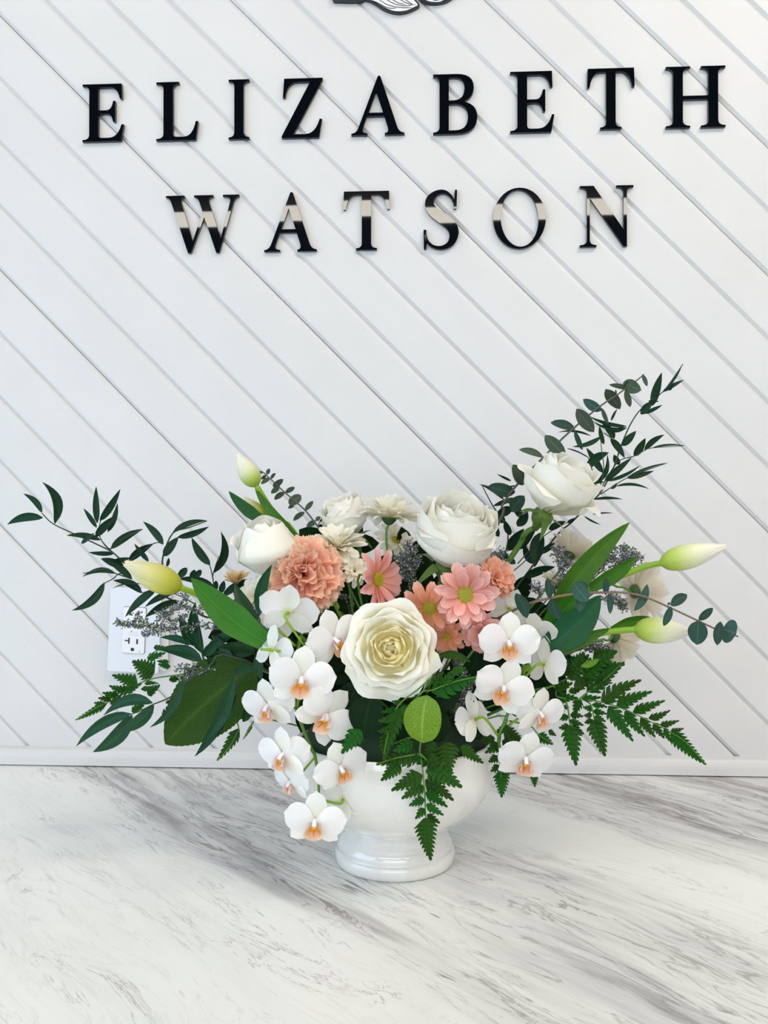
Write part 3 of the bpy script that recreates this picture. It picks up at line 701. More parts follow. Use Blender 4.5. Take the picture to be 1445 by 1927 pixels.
# ---- ruscus, left
sprig('ruscus_sprig', 'long dark ruscus spray reaching furthest towards the left edge of the wall', 'foliage', 'ruscus sprays', 'A', 0.985,
  [[(238, 318), (300, 378), (430, 440), (560, 500), (650, 550), (760, 660), (900, 770), (1150, 900), (1300, 980)],
   [(570, 360), (560, 420), (580, 480), (650, 550)], [(805, 412), (720, 450), (627, 520), (580, 480)], [(925, 495), (870, 490), (730, 590), (700, 600)],
   [(470, 660), (600, 635), (655, 660), (745, 690)], [(590, 715), (640, 690), (680, 660), (745, 680)], [(805, 770), (900, 745), (1000, 770)], [(885, 752), (980, 770), (1100, 830)]],
  [(238, 315, 130, 207, 46, .12), (243, 343, 40, 383, 66, .10), (310, 378, 237, 140, 74, .20), (570, 470, 375, 445, 46, .05), (550, 375, 545, 165, 50), (566, 362, 682, 180, 56), (548, 400, 473, 290, 36),
   (610, 425, 665, 258, 42, .1), (540, 452, 662, 330, 62), (650, 545, 500, 540, 36), (705, 622, 570, 575, 62), (655, 660, 465, 680, 42, .16), (748, 692, 600, 582, 54), (592, 712, 405, 870, 66, -.14),
   (805, 770, 640, 700, 60, .12), (800, 720, 632, 748, 18, .1, 60), (885, 750, 708, 908, 62, .06), (985, 765, 820, 850, 50, .06), (1015, 815, 820, 910, 62, .06), (627, 520, 810, 408, 60, -.06), (925, 495, 810, 365, 56, .05),
   (730, 590, 872, 490, 60, -.05), (842, 592, 760, 490, 38), (460, 490, 535, 430, 34), (640, 590, 740, 570, 40)], M['ruscus'], M['dstem'], r=.0011)
sprig('ruscus_sprig', 'dark ruscus spray above the left tulip bud with one lone upright leaf', 'foliage', 'ruscus sprays', 'A', 0.995,
  [[(1172, 362), (1070, 400), (980, 430), (930, 540), (920, 610), (940, 690), (1100, 760), (1300, 850)], [(1240, 560), (1208, 660), (1210, 720), (1230, 790)], [(1160, 560), (1190, 620), (1208, 700)]],
  [(980, 425, 1172, 360, 46, -.08), (1005, 455, 1185, 393, 50, .06), (925, 562, 1012, 452, 68), (945, 622, 955, 570, 26), (1190, 612, 1085, 455, 66, -.06), (1206, 660, 1250, 420, 66, .18),
   (1010, 680, 1060, 628, 42, 0, 10, 'oval'), (1085, 690, 1103, 638, 36, 0, 10, 'oval'), (1105, 682, 1140, 640, 34, 0, 10, 'oval'), (1210, 730, 1005, 690, 58, .06), (1260, 790, 1440, 690, 62, -.08), (1215, 760, 1225, 700, 34, 0, 0, 'oval'), (1250, 770, 1270, 700, 36, 0, 0, 'oval')], M['ruscus'], M['dstem'], r=.0011)
sprig('ruscus_sprig', 'broad glossy ruscus spray with two big upright leaves behind the carnation at left', 'foliage', 'ruscus sprays', 'B', 0.90,
  [[(310, 1100), (320, 1180), (420, 1300)]],
  [(305, 1195, 150, 930, 130, -.08, 15), (318, 1150, 405, 800, 110, -.08, 10)], M['ruscusb'], M['dstem'], r=.0013)
sprig('ruscus_sprig', 'teal-sheened broad ruscus leaves in front of the wall socket', 'foliage', 'ruscus sprays', 'A', 0.945,
  [[(1110, 860), (1130, 1000), (1145, 1110), (1180, 1185), (1320, 1200)], [(1010, 920), (1060, 1010), (1145, 1110)]],
  [(1145, 1112, 1108, 818, 98, -.10, 20), (1100, 1070, 1020, 890, 80, -.05), (1085, 1062, 905, 1022, 54, .08), (1145, 1155, 890, 1090, 98, .10, 12), (1235, 1088, 1445, 1110, 92, .05, 12), (1150, 1128, 1245, 1035, 80), (1190, 1190, 1265, 1085, 70),
   (1300, 1180, 1180, 1090, 80), (1330, 1000, 1180, 1060, 70), (1200, 1010, 1330, 1150, 60), (1400, 1000, 1290, 920, 60), (1330, 1260, 1440, 1175, 90, .06, 25)], M['ruscusb'], M['dstem'], r=.0013)
sprig('ruscus_sprig', 'drooping broad ruscus spray whose leaves point to the counter at lower left', 'foliage', 'ruscus sprays', 'H', 0.905,
  [[(440, 512), (520, 480), (600, 440), (700, 400), (780, 350), (850, 270), (1000, 170), (1250, 120)], [(1190, 230), (1215, 260), (1180, 370)]],
  [(598, 428, 243, 523, 112, .16, 14), (442, 506, 48, 742, 112, .10, 12), (452, 518, 168, 782, 150, -.10, 10), (607, 448, 343, 642, 122, -.10, 18), (818, 282, 575, 605, 78, -.13, 20),
   (1182, 248, 897, 815, 128, -.08, 15), (1192, 370, 955, 725, 80, -.04, 30), (1185, 222, 1352, 208, 95, -.20, 20), (1335, 60, 1065, 30, 98, .08, 15), (1345, 75, 1375, 275, 92), (1040, 165, 995, 92, 70), (1245, 565, 1300, 400, 90, .05, 20)], M['ruscusb'], M['dstem'], r=.0010)
# ---- ruscus, upper right
sprig('ruscus_sprig', 'tall airy ruscus spray of narrow leaves rising above the upper right rose', 'foliage', 'ruscus sprays', 'D', 1.005,
  [[(1035, 40), (965, 140), (930, 180), (880, 218), (830, 260), (800, 300), (770, 355), (735, 440), (705, 530), (650, 640), (600, 700), (500, 800), (350, 960)],
   [(1040, 432), (890, 442), (850, 455), (800, 482), (720, 512), (640, 640)], [(960, 515), (860, 550), (770, 585), (710, 620), (640, 665)], [(640, 400), (645, 460), (655, 540), (640, 620)], [(480, 445), (570, 480), (590, 520), (610, 590)], [(450, 515), (530, 565), (605, 600), (620, 640)], [(755, 490), (715, 430), (690, 395), (655, 370)], [(765, 345), (735, 345), (700, 330)]],
  [(888, 240, 934, 78, 50), (935, 178, 1035, 33, 14, .06), (938, 172, 1042, 114, 26), (970, 167, 992, 132, 20), (832, 280, 890, 218, 46), (850, 277, 938, 235, 24), (868, 216, 922, 218, 14), (742, 432, 811, 360, 46), (765, 338, 585, 290, 24, -.06),
   (766, 345, 600, 312, 20, -.1), (700, 362, 766, 345, 28), (706, 398, 645, 322, 42, .08), (688, 398, 756, 492, 42), (655, 425, 634, 335, 28), (640, 390, 503, 436, 30, -.08), (592, 384, 430, 368, 14, .08), (568, 542, 680, 465, 56, -.12), (650, 562, 570, 440, 42), (618, 612, 670, 470, 30, .18),
   (575, 487, 480, 442, 8, .06), (548, 562, 450, 515, 22, .06), (540, 567, 523, 518, 32), (600, 587, 578, 535, 36), (800, 482, 856, 394, 46), (850, 452, 947, 378, 36, -.06), (886, 442, 1046, 432, 13, -.06), (730, 522, 703, 474, 38), (658, 602, 790, 488, 40), (668, 602, 832, 524, 22), (770, 582, 962, 514, 15, -.04),
   (765, 587, 897, 552, 34), (712, 627, 877, 642, 18, -.1), (605, 690, 747, 690, 18, -.05), (600, 762, 702, 756, 10), (560, 770, 642, 812, 12), (690, 312, 720, 254, 16), (585, 612, 660, 606, 20), (690, 640, 720, 610, 20)], M['ruscus'], M['dstem'], r=.0009, grow=1.08)
sprig('ruscus_sprig', 'dark ruscus leaves crowded behind and below the upper right rose', 'foliage', 'ruscus sprays', 'D', 1.0,
  [[(70, 625), (120, 720), (190, 830), (180, 950), (120, 1050)], [(340, 860), (300, 960), (200, 1050), (100, 1120)], [(480, 800), (390, 850), (330, 900), (240, 1000)]],
  [(175, 692, 55, 617, 26, .06), (210, 602, 140, 568, 16), (232, 622, 118, 642, 14), (200, 692, 120, 722, 32), (212, 732, 130, 772, 62), (180, 802, 118, 740, 52), (205, 862, 178, 790, 44), (190, 922, 272, 830, 62), (350, 850, 322, 1018, 92, .04, 10), (270, 1066, 422, 1014, 56, -.06),
   (390, 835, 472, 795, 46), (480, 802, 518, 778, 26), (260, 780, 210, 690, 50), (240, 820, 290, 750, 60), (300, 880, 180, 940, 60), (250, 930, 330, 830, 50), (150, 870, 120, 790, 44), (230, 1000, 150, 930, 50), (310, 1000, 270, 900, 48), (420, 900, 330, 960, 40)], M['ruscus'], M['dstem'], r=.001)

# ---- eucalyptus
sprig('eucalyptus_sprig', 'grey-green eucalyptus stem slanting up to the upper right beyond the rose', 'foliage', 'eucalyptus stems', 'D', 0.985,
  [[(848, 88), (820, 112), (770, 148), (720, 186), (650, 232), (580, 287), (510, 347), (440, 412), (365, 487), (250, 605), (165, 720), (120, 860)]],
  [(362, 486, 246, 450, 32, .06), (372, 382, 470, 481, 62, 0, 20), (517, 352, 398, 320, 42, .04), (513, 358, 553, 452, 24), (524, 255, 608, 366, 62, 0, 20), (645, 262, 555, 208, 46), (645, 250, 675, 326, 20), (664, 160, 733, 256, 56, 0, 15), (715, 190, 712, 160, 8), (770, 157, 680, 137, 24), (760, 163, 782, 246, 30),
   (748, 128, 835, 165, 62, 0, 15), (780, 118, 760, 165, 40), (840, 88, 863, 146, 20), (266, 622, 218, 522, 62, .05, 10), (228, 655, 100, 625, 62, -.03, 10), (210, 750, 272, 672, 62, -.05, 12), (180, 700, 236, 690, 30)], M['euc'], M['estem'], 'euc', r=.0013, alt=M['eucb'], fold=.15, grow=1.05)
sprig('eucalyptus_sprig', 'blue-green eucalyptus stem arching out to the right past the tulip buds', 'foliage', 'eucalyptus stems', 'D', 0.865,
  [[(1302, 1350), (1220, 1325), (1110, 1275), (960, 1205), (840, 1155), (740, 1138), (650, 1138), (530, 1143), (410, 1162), (285, 1195, .012), (160, 1255, .04), (40, 1325, .09), (0, 1360, .11)]],
  [(232, 1142, 285, 1262, 60, -.05, 10), (395, 1168, 382, 1068, 38), (402, 1168, 442, 1272, 56, .05), (545, 1142, 537, 1232, 50), (545, 1142, 552, 1084, 62, 0, 10, 'round'), (510, 1095, 578, 1180, 74, 0, 10, 'round'), (663, 1150, 667, 1066, 32), (679, 1142, 685, 1242, 30), (802, 1226, 864, 1098, 42, .08), (978, 1202, 1056, 1148, 52), (976, 1205, 944, 1300, 38),
   (1112, 1272, 1180, 1212, 38), (1110, 1275, 1104, 1390, 92, 0, 5, 'oval'), (1228, 1312, 1292, 1338, 116, 0, 5, 'round'), (1216, 1278, 1200, 1392, 48), (965, 1200, 975, 1186, 14)], M['eucb'], M['bstem'], 'euc', r=.0014, fold=.12)
sprig('eucalyptus_sprig', 'small-leaved eucalyptus tip leaning left beside the top left tulip', 'foliage', 'eucalyptus stems', 'B', 1.0,
  [[(345, 176), (365, 195), (430, 255), (490, 312), (560, 372), (640, 447), (740, 575), (900, 760)]],
  [(368, 192, 386, 150, 27), (364, 196, 328, 222, 22), (345, 176, 309, 175, 18), (395, 221, 429, 182, 22), (392, 214, 328, 256, 30), (412, 276, 480, 222, 42, 0, 10, 'oval'), (455, 266, 398, 320, 38), (495, 316, 558, 276, 34), (490, 314, 419, 362, 38), (518, 392, 602, 334, 66, 0, 5, 'round'), (555, 390, 514, 421, 28), (628, 437, 684, 371, 34), (625, 446, 549, 506, 36), (702, 504, 638, 543, 40), (700, 504, 733, 478, 30), (758, 576, 830, 553, 26)], M['euc'], M['estem'], 'euc', r=.0011, fold=.15, jit=.006)

# ---- ferns
def fern(label, fr, d, stems, pin, jit=.010, mat='fern', rootd=None, r=.0009, bright=None):
    base = O + Vector((rnd(-.03, .03), rnd(-.04, 0), -0.015))
    t = thing('fern_frond', label, 'foliage', base, 'leatherleaf fern fronds')
    sc = d / F_PX / FR[fr][2]
    for i, pl in enumerate(stems):
        pts = [Q(fr, x, y, d) for x, y in pl]
        if i == 0: pts = pts + [base]
        part('rachis' if i == 0 else 'side_rachis', MB().tube(pts, r * .5, r * 1.1, 5, 4), M['stem'], t)
    for p in pin:
        x0, y0, x1, y1, w_ = p[:5]; nt_ = p[5] if len(p) > 5 else 6; spl = p[6] if len(p) > 6 else 0.0
        B = Q(fr, x0, y0, d + rnd(-.003, .003)); T = Q(fr, x1, y1, d + rnd(-jit, jit))
        part('pinna', pinna_mb(B, T, w_ * sc * 1.2, nt_, rnd(-22, 22), rnd(-.04, .04), rnd(-.03, .05), spl), M[mat], t)
    return t
fern('large fern frond spreading to the lower right in front of the boards', 'G', 0.93,
  [[(1355, 985), (1200, 812), (1060, 722), (940, 660), (800, 590), (680, 540), (520, 495), (370, 480), (200, 460), (50, 400)], [(345, 990), (318, 800), (300, 680), (285, 560), (260, 470)], [(572, 920), (520, 750), (490, 640), (460, 520), (400, 480)], [(715, 190), (560, 330), (440, 420), (370, 480)]],
  [(540, 490, 852, 328, 122, 7, .4), (660, 530, 937, 418, 104, 7, .2), (790, 580, 1037, 488, 88, 6), (912, 628, 1077, 563, 64, 5), (1000, 680, 1147, 643, 58, 5), (1082, 728, 1182, 703, 46, 4), (390, 468, 540, 462, 62, 4), (548, 492, 668, 492, 48, 4), (455, 402, 572, 386, 52, 4), (590, 455, 715, 455, 44, 4),
   (600, 530, 790, 805, 118, 8, .2), (728, 570, 882, 768, 96, 7), (850, 620, 962, 772, 82, 6), (948, 662, 1032, 782, 70, 5), (1030, 702, 1092, 818, 60, 5), (1085, 735, 1358, 988, 118, 11), 
   (300, 680, 347, 994, 150, 8), (288, 610, 188, 625, 62, 4), (302, 600, 402, 612, 60, 4), (296, 690, 213, 702, 66, 4), (310, 690, 408, 748, 66, 4), (300, 640, 405, 680, 60, 4), (490, 640, 572, 922, 145, 8), (472, 560, 398, 540, 54, 4), (480, 570, 587, 592, 54, 4), (482, 640, 413, 662, 64, 4), (490, 612, 577, 652, 58, 4), (470, 600, 405, 605, 48, 4), (470, 520, 590, 540, 50, 4),
   (430, 420, 722, 188, 130, 9, .3), (400, 300, 665, 103, 160, 8), (300, 330, 408, 115, 150, 7), (330, 380, 520, 300, 100, 6), (200, 470, 362, 470, 86, 5), (185, 545, 290, 540, 84, 4), (240, 300, 250, 120, 140, 7), (380, 480, 330, 600, 90, 5), (290, 420, 395, 395, 60, 4), (500, 360, 630, 352, 46, 4), (180, 400, 320, 350, 90, 5)])
tl = thing('salal_leaf', 'small light green leaf above the big right fern frond', 'leaf', O + Vector((.03, 0, -.01)))
part('blade', leaf_mb(Q('G', 385, 222, .925), Q('G', 527, 165, .925), 52 * .925 / F_PX / 4.1286, 10, .05, .03, 'oval'), M['lime'], tl)
part('stem', MB().tube([Q('G', 385, 222, .925), Q('G', 250, 330, .94), tl.location], .0007, .001), M['stem'], tl)
fern('fern frond hanging down the front of the white vase', 'N', 0.838,
  [[(905, 860), (890, 700), (870, 560), (865, 420), (850, 250), (830, 130), (800, 20)], [(535, 210), (680, 165), (830, 140)], [(1118, 365), (1000, 260), (890, 190), (835, 140)]],
  [(850, 285, 637, 390, 118, 7, .2), (860, 362, 707, 446, 92, 6), (862, 452, 758, 492, 76, 5), (862, 512, 800, 582, 64, 4), (868, 315, 1060, 456, 108, 7, .2), (870, 402, 1019, 501, 80, 6), (875, 482, 992, 556, 64, 5), (880, 552, 968, 609, 58, 4), (868, 575, 906, 864, 145, 10),
   (820, 160, 533, 212, 120, 8, .3), (690, 190, 566, 322, 116, 7), (885, 215, 1118, 367, 150, 8), (900, 140, 1000, 300, 110, 6), (1020, 60, 1030, 285, 150, 8), (1110, 90, 1262, 203, 90, 7), (800, 120, 660, 205, 90, 5), (840, 210, 800, 130, 50, 4), (850, 230, 880, 160, 50, 4), (870, 260, 985, 250, 70, 5), (780, 60, 650, 120, 90, 5), (930, 60, 860, 180, 90, 5), (620, 0, 588, 182, 100, 7), (430, -20, 300, 138, 125, 6)])
fern('fern tip pointing down below the front rose', 'J', 0.83,
  [[(300, 960), (350, 720), (430, 520), (600, 380), (720, 300)]],
  [(440, 540, 300, 965, 150, 8, .3), (440, 560, 275, 580, 70, 5), (420, 640, 245, 660, 90, 5), (380, 720, 245, 755, 80, 5), (450, 540, 560, 570, 90, 5), (470, 500, 370, 480, 60, 4), (380, 650, 460, 600, 60, 4)])
fern('dark fern leaflet fanning out to the right beneath the front rose', 'J', 0.835,
  [[(1130, 262), (950, 300), (740, 380), (600, 450)]],
  [(730, 385, 1135, 262, 190, 6), (740, 330, 840, 210, 90, 4), (840, 320, 920, 200, 90, 4), (920, 220, 1045, 175, 90, 5), (640, 430, 560, 470, 70, 4)])
fern('fern frond hanging between the right orchids and the vase rim', 'K', 0.905,
  [[(625, 1920), (620, 1700), (600, 1500), (620, 1320), (600, 1150)], [(1115, 1420), (980, 1330), (900, 1250), (700, 1200)], [(947, 1828), (940, 1700), (960, 1500)]],
  [(605, 1420, 470, 1505, 110, 5), (635, 1385, 772, 1492, 104, 5), (650, 1285, 845, 1400, 140, 7), (600, 1540, 505, 1592, 100, 5), (615, 1630, 525, 1682, 90, 4), (620, 1600, 700, 1720, 90, 5), (618, 1680, 627, 1930, 150, 8), (975, 1330, 1118, 1422, 110, 5), (944, 1705, 946, 1830, 80, 5), (1075, 1290, 1148, 1340, 60, 4), (600, 1500, 660, 1570, 80, 4), (960, 1400, 880, 1500, 80, 5), (700, 1250, 560, 1320, 90, 5), (560, 1360, 430, 1400, 100, 5)])
fern('pale-backed fern frond fanning to the left past the foot of the wall socket', 'H', 0.955,
  [[(48, 550), (200, 460), (330, 400), (420, 340), (500, 290), (620, 250), (860, 215), (1100, 150)], [(690, 30), (620, 60), (560, 105)]],
  [(605, 225, 452, 130, 150, 8), (485, 292, 308, 230, 104, 7), (430, 345, 288, 305, 80, 6), (350, 375, 238, 355, 60, 5), (300, 405, 208, 395, 56, 4), (255, 445, 178, 428, 44, 4), (270, 430, 44, 552, 60, 9), (600, 235, 505, 242, 48, 4), (560, 362, 650, 300, 66, 4), (515, 330, 645, 320, 40, 4), (565, 375, 610, 345, 40, 4), (725, 170, 638, 152, 46, 4), (715, 135, 628, 128, 38, 4), (715, 265, 812, 238, 52, 4), (450, 495, 552, 420, 66, 5), (680, 552, 790, 385, 88, 7), (560, 112, 690, 70, 60, 5), (605, 35, 700, 30, 44, 4), (810, 30, 900, 50, 60, 5), (400, 350, 520, 290, 60, 5), (300, 440, 380, 360, 60, 5), (540, 290, 640, 290, 36, 4), (690, 430, 770, 390, 30, 4)])
fern('single narrow fern tip hanging below the big left salal leaf', 'H', 0.93,
  [[(1060, 842), (1150, 740), (1215, 620), (1290, 520)], [(1245, 690), (1285, 620), (1320, 560)]],
  [(1215, 615, 1058, 843, 84, 8), (1310, 580, 1244, 692, 26, 4), (1190, 680, 1150, 750, 30, 3)])
fern('fern tips poking out between the statice and the lower right tulip', 'I', 0.95,
  [[(770, 1180), (600, 1280), (400, 1400)], [(470, 1190), (400, 1290), (330, 1400)]],
  [(560, 1250, 775, 1180, 150, 8), (560, 1340, 845, 1300, 160, 8), (360, 1330, 475, 1190, 140, 6), (240, 1400, 330, 1240, 120, 6), (480, 1260, 520, 1210, 60, 4)])

# ---- salal and other broad leaves
def broad(label, fr, B, T, w_, d, mat, bend=0, roll=0, arch=.05, kind='oval', db=0, dt=0, serr=0, wave=.03, nm='salal_leaf'):
    base = O + Vector((rnd(-.03, .03), rnd(-.03, .03), -.015))
    t = thing(nm, label, 'leaf', base)
    b3 = Q(fr, *B, d + db); t3 = Q(fr, *T, d + dt)
    part('blade', leaf_mb(b3, t3, w_ * d / F_PX / FR[fr][2], roll, bend, arch, kind, .12, 48 if serr else 12, wave, serr=serr), M[mat], t)
    part('stem', MB().tube([b3, (b3 + base) / 2 + Vector((0, 0, .012)), base], .0009, .0013), M['stem'], t)
broad('big dark olive salal leaf hanging below the left orchid and tulip leaf', 'H', (1320, 165), (690, 722), 520, .93, 'salal', .03, 8, .05, 'ovate', db=.01, serr=150)
broad('bright lime green salal leaf right under the front rose', 'J', (690, 430), (650, 856), 345, .828, 'lime', .04, 5, .06, 'round', wave=.02)
broad('dark salal leaf behind the lime green leaf, tip to the upper right', 'J', (760, 560), (1005, 335), 150, .845, 'dark', .05, 10)
broad('dark green leaf between the peach daisies and the right orchid', 'J', (800, 60), (1090, 125), 110, .86, 'salal', -.1, 10, kind='lance')
broad('very dark salal leaf under the left side of the front rose', 'J', (200, 430), (120, 815), 330, .86, 'dark', .05, 10)
broad('dark round salal leaf tucked behind the lime green leaf', 'J', (720, 520), (800, 860), 260, .86, 'dark', -.05, 8)
broad('dark leaf lining the vase rim below the left orchids', 'J', (60, 300), (-60, 640), 260, .88, 'dark', .0, 15)
broad('dark leaf lining the vase rim left of the lime green leaf', 'J', (400, 500), (450, 850), 260, .865, 'dark', .0, -10)
broad('dark leaf lining the vase rim under the lowest centre orchid', 'J', (1020, 500), (1180, 830), 240, .915, 'dark', .0, -10)
fills = [(480, 1180, 1.0, 'behind the left tulip leaf'), (545, 1235, .97, 'behind the topmost left orchids'), (600, 1150, 1.0, 'below the carnation'), (690, 1130, .99, 'between the carnation and the front rose'),
         (780, 1080, 1.0, 'below the upper middle rose'), (850, 1190, .95, 'below the pink daisies'), (900, 1120, 1.01, 'behind the pink daisies'), (970, 1140, 1.0, 'behind the arching eucalyptus stem'), (1030, 1190, .985, 'behind the right tulip leaves'),
         (690, 1320, .93, 'low behind the front rose'), (870, 1290, .94, 'left of the right orchid spray'), (960, 1310, .95, 'behind the right orchid spray'), (1010, 1270, .97, 'at the root of the right fern'), (450, 1250, .98, 'behind the big left salal leaf'),
         (610, 1290, .93, 'behind the large left orchid'), (630, 1040, 1.03, 'below the white daisies'), (760, 1360, .90, 'along the vase rim'), (520, 1120, 1.02, 'below the left rosebud')]
for (x, y, d, where) in fills:
    base = O + Vector((rnd(-.04, .04), rnd(-.03, .04), -.015))
    t = thing('salal_sprig', 'dark salal leaves filling the gap ' + where, 'foliage', base, 'dark filler leaves')
    c = P(x, y, d)
    part('stem', MB().tube([c, (c + base) / 2 + Vector((rnd(-.01, .01), 0, .01)), base], .0008, .0015), M['dstem'], t)
    for k in range(9):
        a = rnd(0, 6.28); l = rnd(.035, .06); dr = RGT * math.cos(a) + UPV * math.sin(a) * .8 - FWD * rnd(-.3, .2)
        b3 = c + dr * rnd(-.012, .012) + FWD * rnd(0, .02)
        part('leaf', leaf_mb(b3, b3 + dr * l, rnd(.024, .036), rnd(-35, 35), rnd(-.08, .08), rnd(-.05, .1), 'oval', .2, 7, .03), M['dark'], t)

# ---------------------------------------------------------------- flower building blocks
def frame(center, axis, roll=0.0, s=1.0):
    """matrix whose Z is the flower axis and Y is 'up' as far as possible"""
    z = axis.normalized(); y = UPV - z * UPV.dot(z)
    if y.length < .05: y = -FWD - z * (-FWD).dot(z)
    y.normalize(); x = y.cross(z)
    m_ = Matrix(((x.x, y.x, z.x, center.x), (x.y, y.y, z.y, center.y), (x.z, y.z, z.z, center.z), (0, 0, 0, 1)))
    return m_ @ Matrix.Rotation(R(roll), 4, 'Z') @ Matrix.Scale(s, 4)
def loc(t, m_): return Matrix.Translation(-wpos(t)) @ m_
def interp(ks, t):
    for i in range(len(ks) - 1):
        if t <= ks[i + 1][0] or i == len(ks) - 2:
            a, b = ks[i], ks[i + 1]; u = min(1, max(0, (t - a[0]) / (b[0] - a[0]))); u = u * u * (3 - 2 * u) * .5 + u * .5
            return a[1] + (b[1] - a[1]) * u
def rose_petal(rb, rt, zt, wa, curl, ruf=0.02, tip=0.0, z0=0.0):
    """cupped petal in unit rose space: belly radius rb, rim radius rt, rim height zt, half width wa (rad)"""
    ph, ph2 = rnd(0, 6), rnd(0, 6)
    rk = [(0, .06), (.25, rb * .62), (.5, rb), (.78, rb * .45 + rt * .55), (1, rt)]
    def fn(u, v):
        x = 2 * u - 1
        wid = wa * (0.42 + 0.58 * math.sin(min(1, v * 1.25) * math.pi / 2)) * (1 if v < .8 else math.sqrt(max(0.0, 1 - ((v - .8) / .2) ** 2 * .55)))
        vv = v * (1 - .10 * x * x * v)
        r = interp(rk, vv); z = z0 + (zt - z0) * (vv ** .92)
        e = max(0, v - .68) / .32
        r += curl * e * e * (.6 + .4 * x * x) + .015 * x * x * v
        z -= curl * .75 * e ** 3 * .9
        r += ruf * e * math.sin(4.2 * x + ph) ; z += ruf * 1.1 * e * math.sin(5.1 * x + ph2) + tip * e * e * max(0, 1 - abs(x) * 2.2)
        a = x * wid
        return (r * math.sin(a), -r * math.cos(a) , z)
    return MB().grid(10, 10, fn)
def rose(label, center, axis, s, layers, mat, roll=0, stem=None, calyx=True, sep=True, cal_s=1.0, rf=1.0):
    base = O + Vector((rnd(-.03, .03), rnd(-.03, .03), -.02))
    t = thing('rose', label, 'flower', base, 'white roses')
    m_ = frame(center, axis, roll, s)
    k0 = rnd(0, 6)
    for li, (n_, rb, rt, zt, wa, curl, z0) in enumerate(layers):
        for k in range(n_):
            mb = rose_petal(rb * rnd(.95, 1.05), rt * rnd(.90, 1.08), zt * rnd(.95, 1.04), wa * rnd(.95, 1.08), curl * rnd(.6, 1.3), (.012 + .03 * (li / len(layers))) * rf, rnd(0, .05) * (li > 2) * rf, z0)
            link('petal', mb.mesh('petal'), M['rosec' if mat == 'rose' and li < 5 else mat], t, loc(t, m_ @ Matrix.Rotation(k0 + 2 * math.pi * (k + rnd(-.06, .06)) / n_ + li * .9, 4, 'Z') @ Matrix.Rotation(R(rnd(-3.5, 3.5)), 4, 'X')))
    if calyx:
        cm = MB().lathe([(0, -.34), (.055, -.33), (.075, -.25), (.15, -.18), (.19, -.08), (.17, .02), (.10, .06)], 14)
        link('calyx', cm.mesh('calyx'), M['calyx'], t, loc(t, m_ @ Matrix.Scale(cal_s, 4)))
        if sep:
            for k in range(5):
                def fn(u, v, k=k):
                    x = (2 * u - 1) * .09 * (1 - v) ** .8; rr = .17 + .30 * v ** .8 ; zz = -.02 - .35 * v * (1 if k % 2 else .3)
                    return (x, -rr * (.9 if k % 2 else 1.05), zz + .12 * v * (1 - v))
                link('sepal', MB().grid(2, 6, fn).mesh('sepal'), M['calyx'], t, loc(t, m_ @ Matrix.Rotation(k * 1.2566 + .4, 4, 'Z')))
    p0 = m_ @ Vector((0, 0, -.3 * cal_s if calyx else 0))
    part('stem', MB().tube([p0] + (stem or [(p0 + base) / 2 + Vector((0, .01, 0))]) + [base], .0028, .0032, 8), M['stem'], t)
    return t
OPEN = [(3, .12, -.02, .76, 1.4, 0, .42), (3, .17, .09, .78, 1.3, 0, .42), (4, .24, .19, .79, 1.15, 0, .40), (3, .32, .30, .82, 1.2, 0, .36), (4, .39, .38, .82, 1.05, .01, .32), (4, .47, .49, .79, 1.0, .03, .26), (4, .56, .62, .70, .95, .09, .18), (4, .66, .78, .58, .95, .14, .10), (5, .72, .90, .46, .82, .17, .02)]
rose('large open cream rose facing front at the centre of the bouquet', P(738, 1222, .872), V3(-.06, .20, 1), .0465, OPEN, 'rose', 20, calyx=True, sep=False, rf=1.5)
CUP = [(3, .10, .05, .93, 1.3, 0, .35), (4, .20, .14, .96, 1.2, 0, .30), (4, .30, .24, .98, 1.15, .01, .25), (5, .39, .33, .99, 1.05, .02, .18), (5, .46, .41, .98, 1.0, .035, .10), (4, .52, .46, .92, 1.2, .05, .04), (3, .55, .50, .78, 1.4, .10, 0)]
rose('plump white rose seen from the side at the top middle of the bouquet', P(839, 1064, .945), V3(.24, .90, .50), .075, CUP, 'rosew', 35, cal_s=.8, rf=.6)
CUP2 = [(3, .10, .05, .95, 1.3, 0, .35), (4, .20, .15, .99, 1.2, 0, .30), (4, .30, .26, 1.01, 1.15, .01, .25), (5, .40, .36, 1.02, 1.05, .03, .18), (4, .48, .46, 1.0, 1.1, .05, .10), (4, .54, .53, .94, 1.15, .07, .04), (2, .57, .66, .66, 1.2, .17, 0)]
rose('white rose on a bare green stem at the upper right of the bouquet', P(1024, 966, .965), V3(.48, .84, .30), .063, CUP2, 'rosew', 75, stem=[Q('C', 890, 600, .975), Q('C', 770, 800, .985)], cal_s=1.0, rf=.6)
BUD = [(3, .10, .03, .93, 1.4, 0, .3), (4, .22, .08, .95, 1.4, 0, .2), (4, .34, .14, .97, 1.4, 0, .1), (3, .46, .20, .99, 1.6, .01, .05), (3, .54, .27, 1.0, 1.75, .02, 0), (1, .57, .46, .86, 1.0, .08, 0)]
rose('closed white rosebud at the upper left beside the carnation', P(514, 1090, .955), V3(-.16, .95, .22), .064, BUD, 'rosew', 10, cal_s=.8, rf=.35)
rose('white rose mostly hidden behind the topmost white daisies', P(668, 1010, 1.02), V3(-.35, .8, .3), .048, CUP, 'rosew', 0, cal_s=.8)

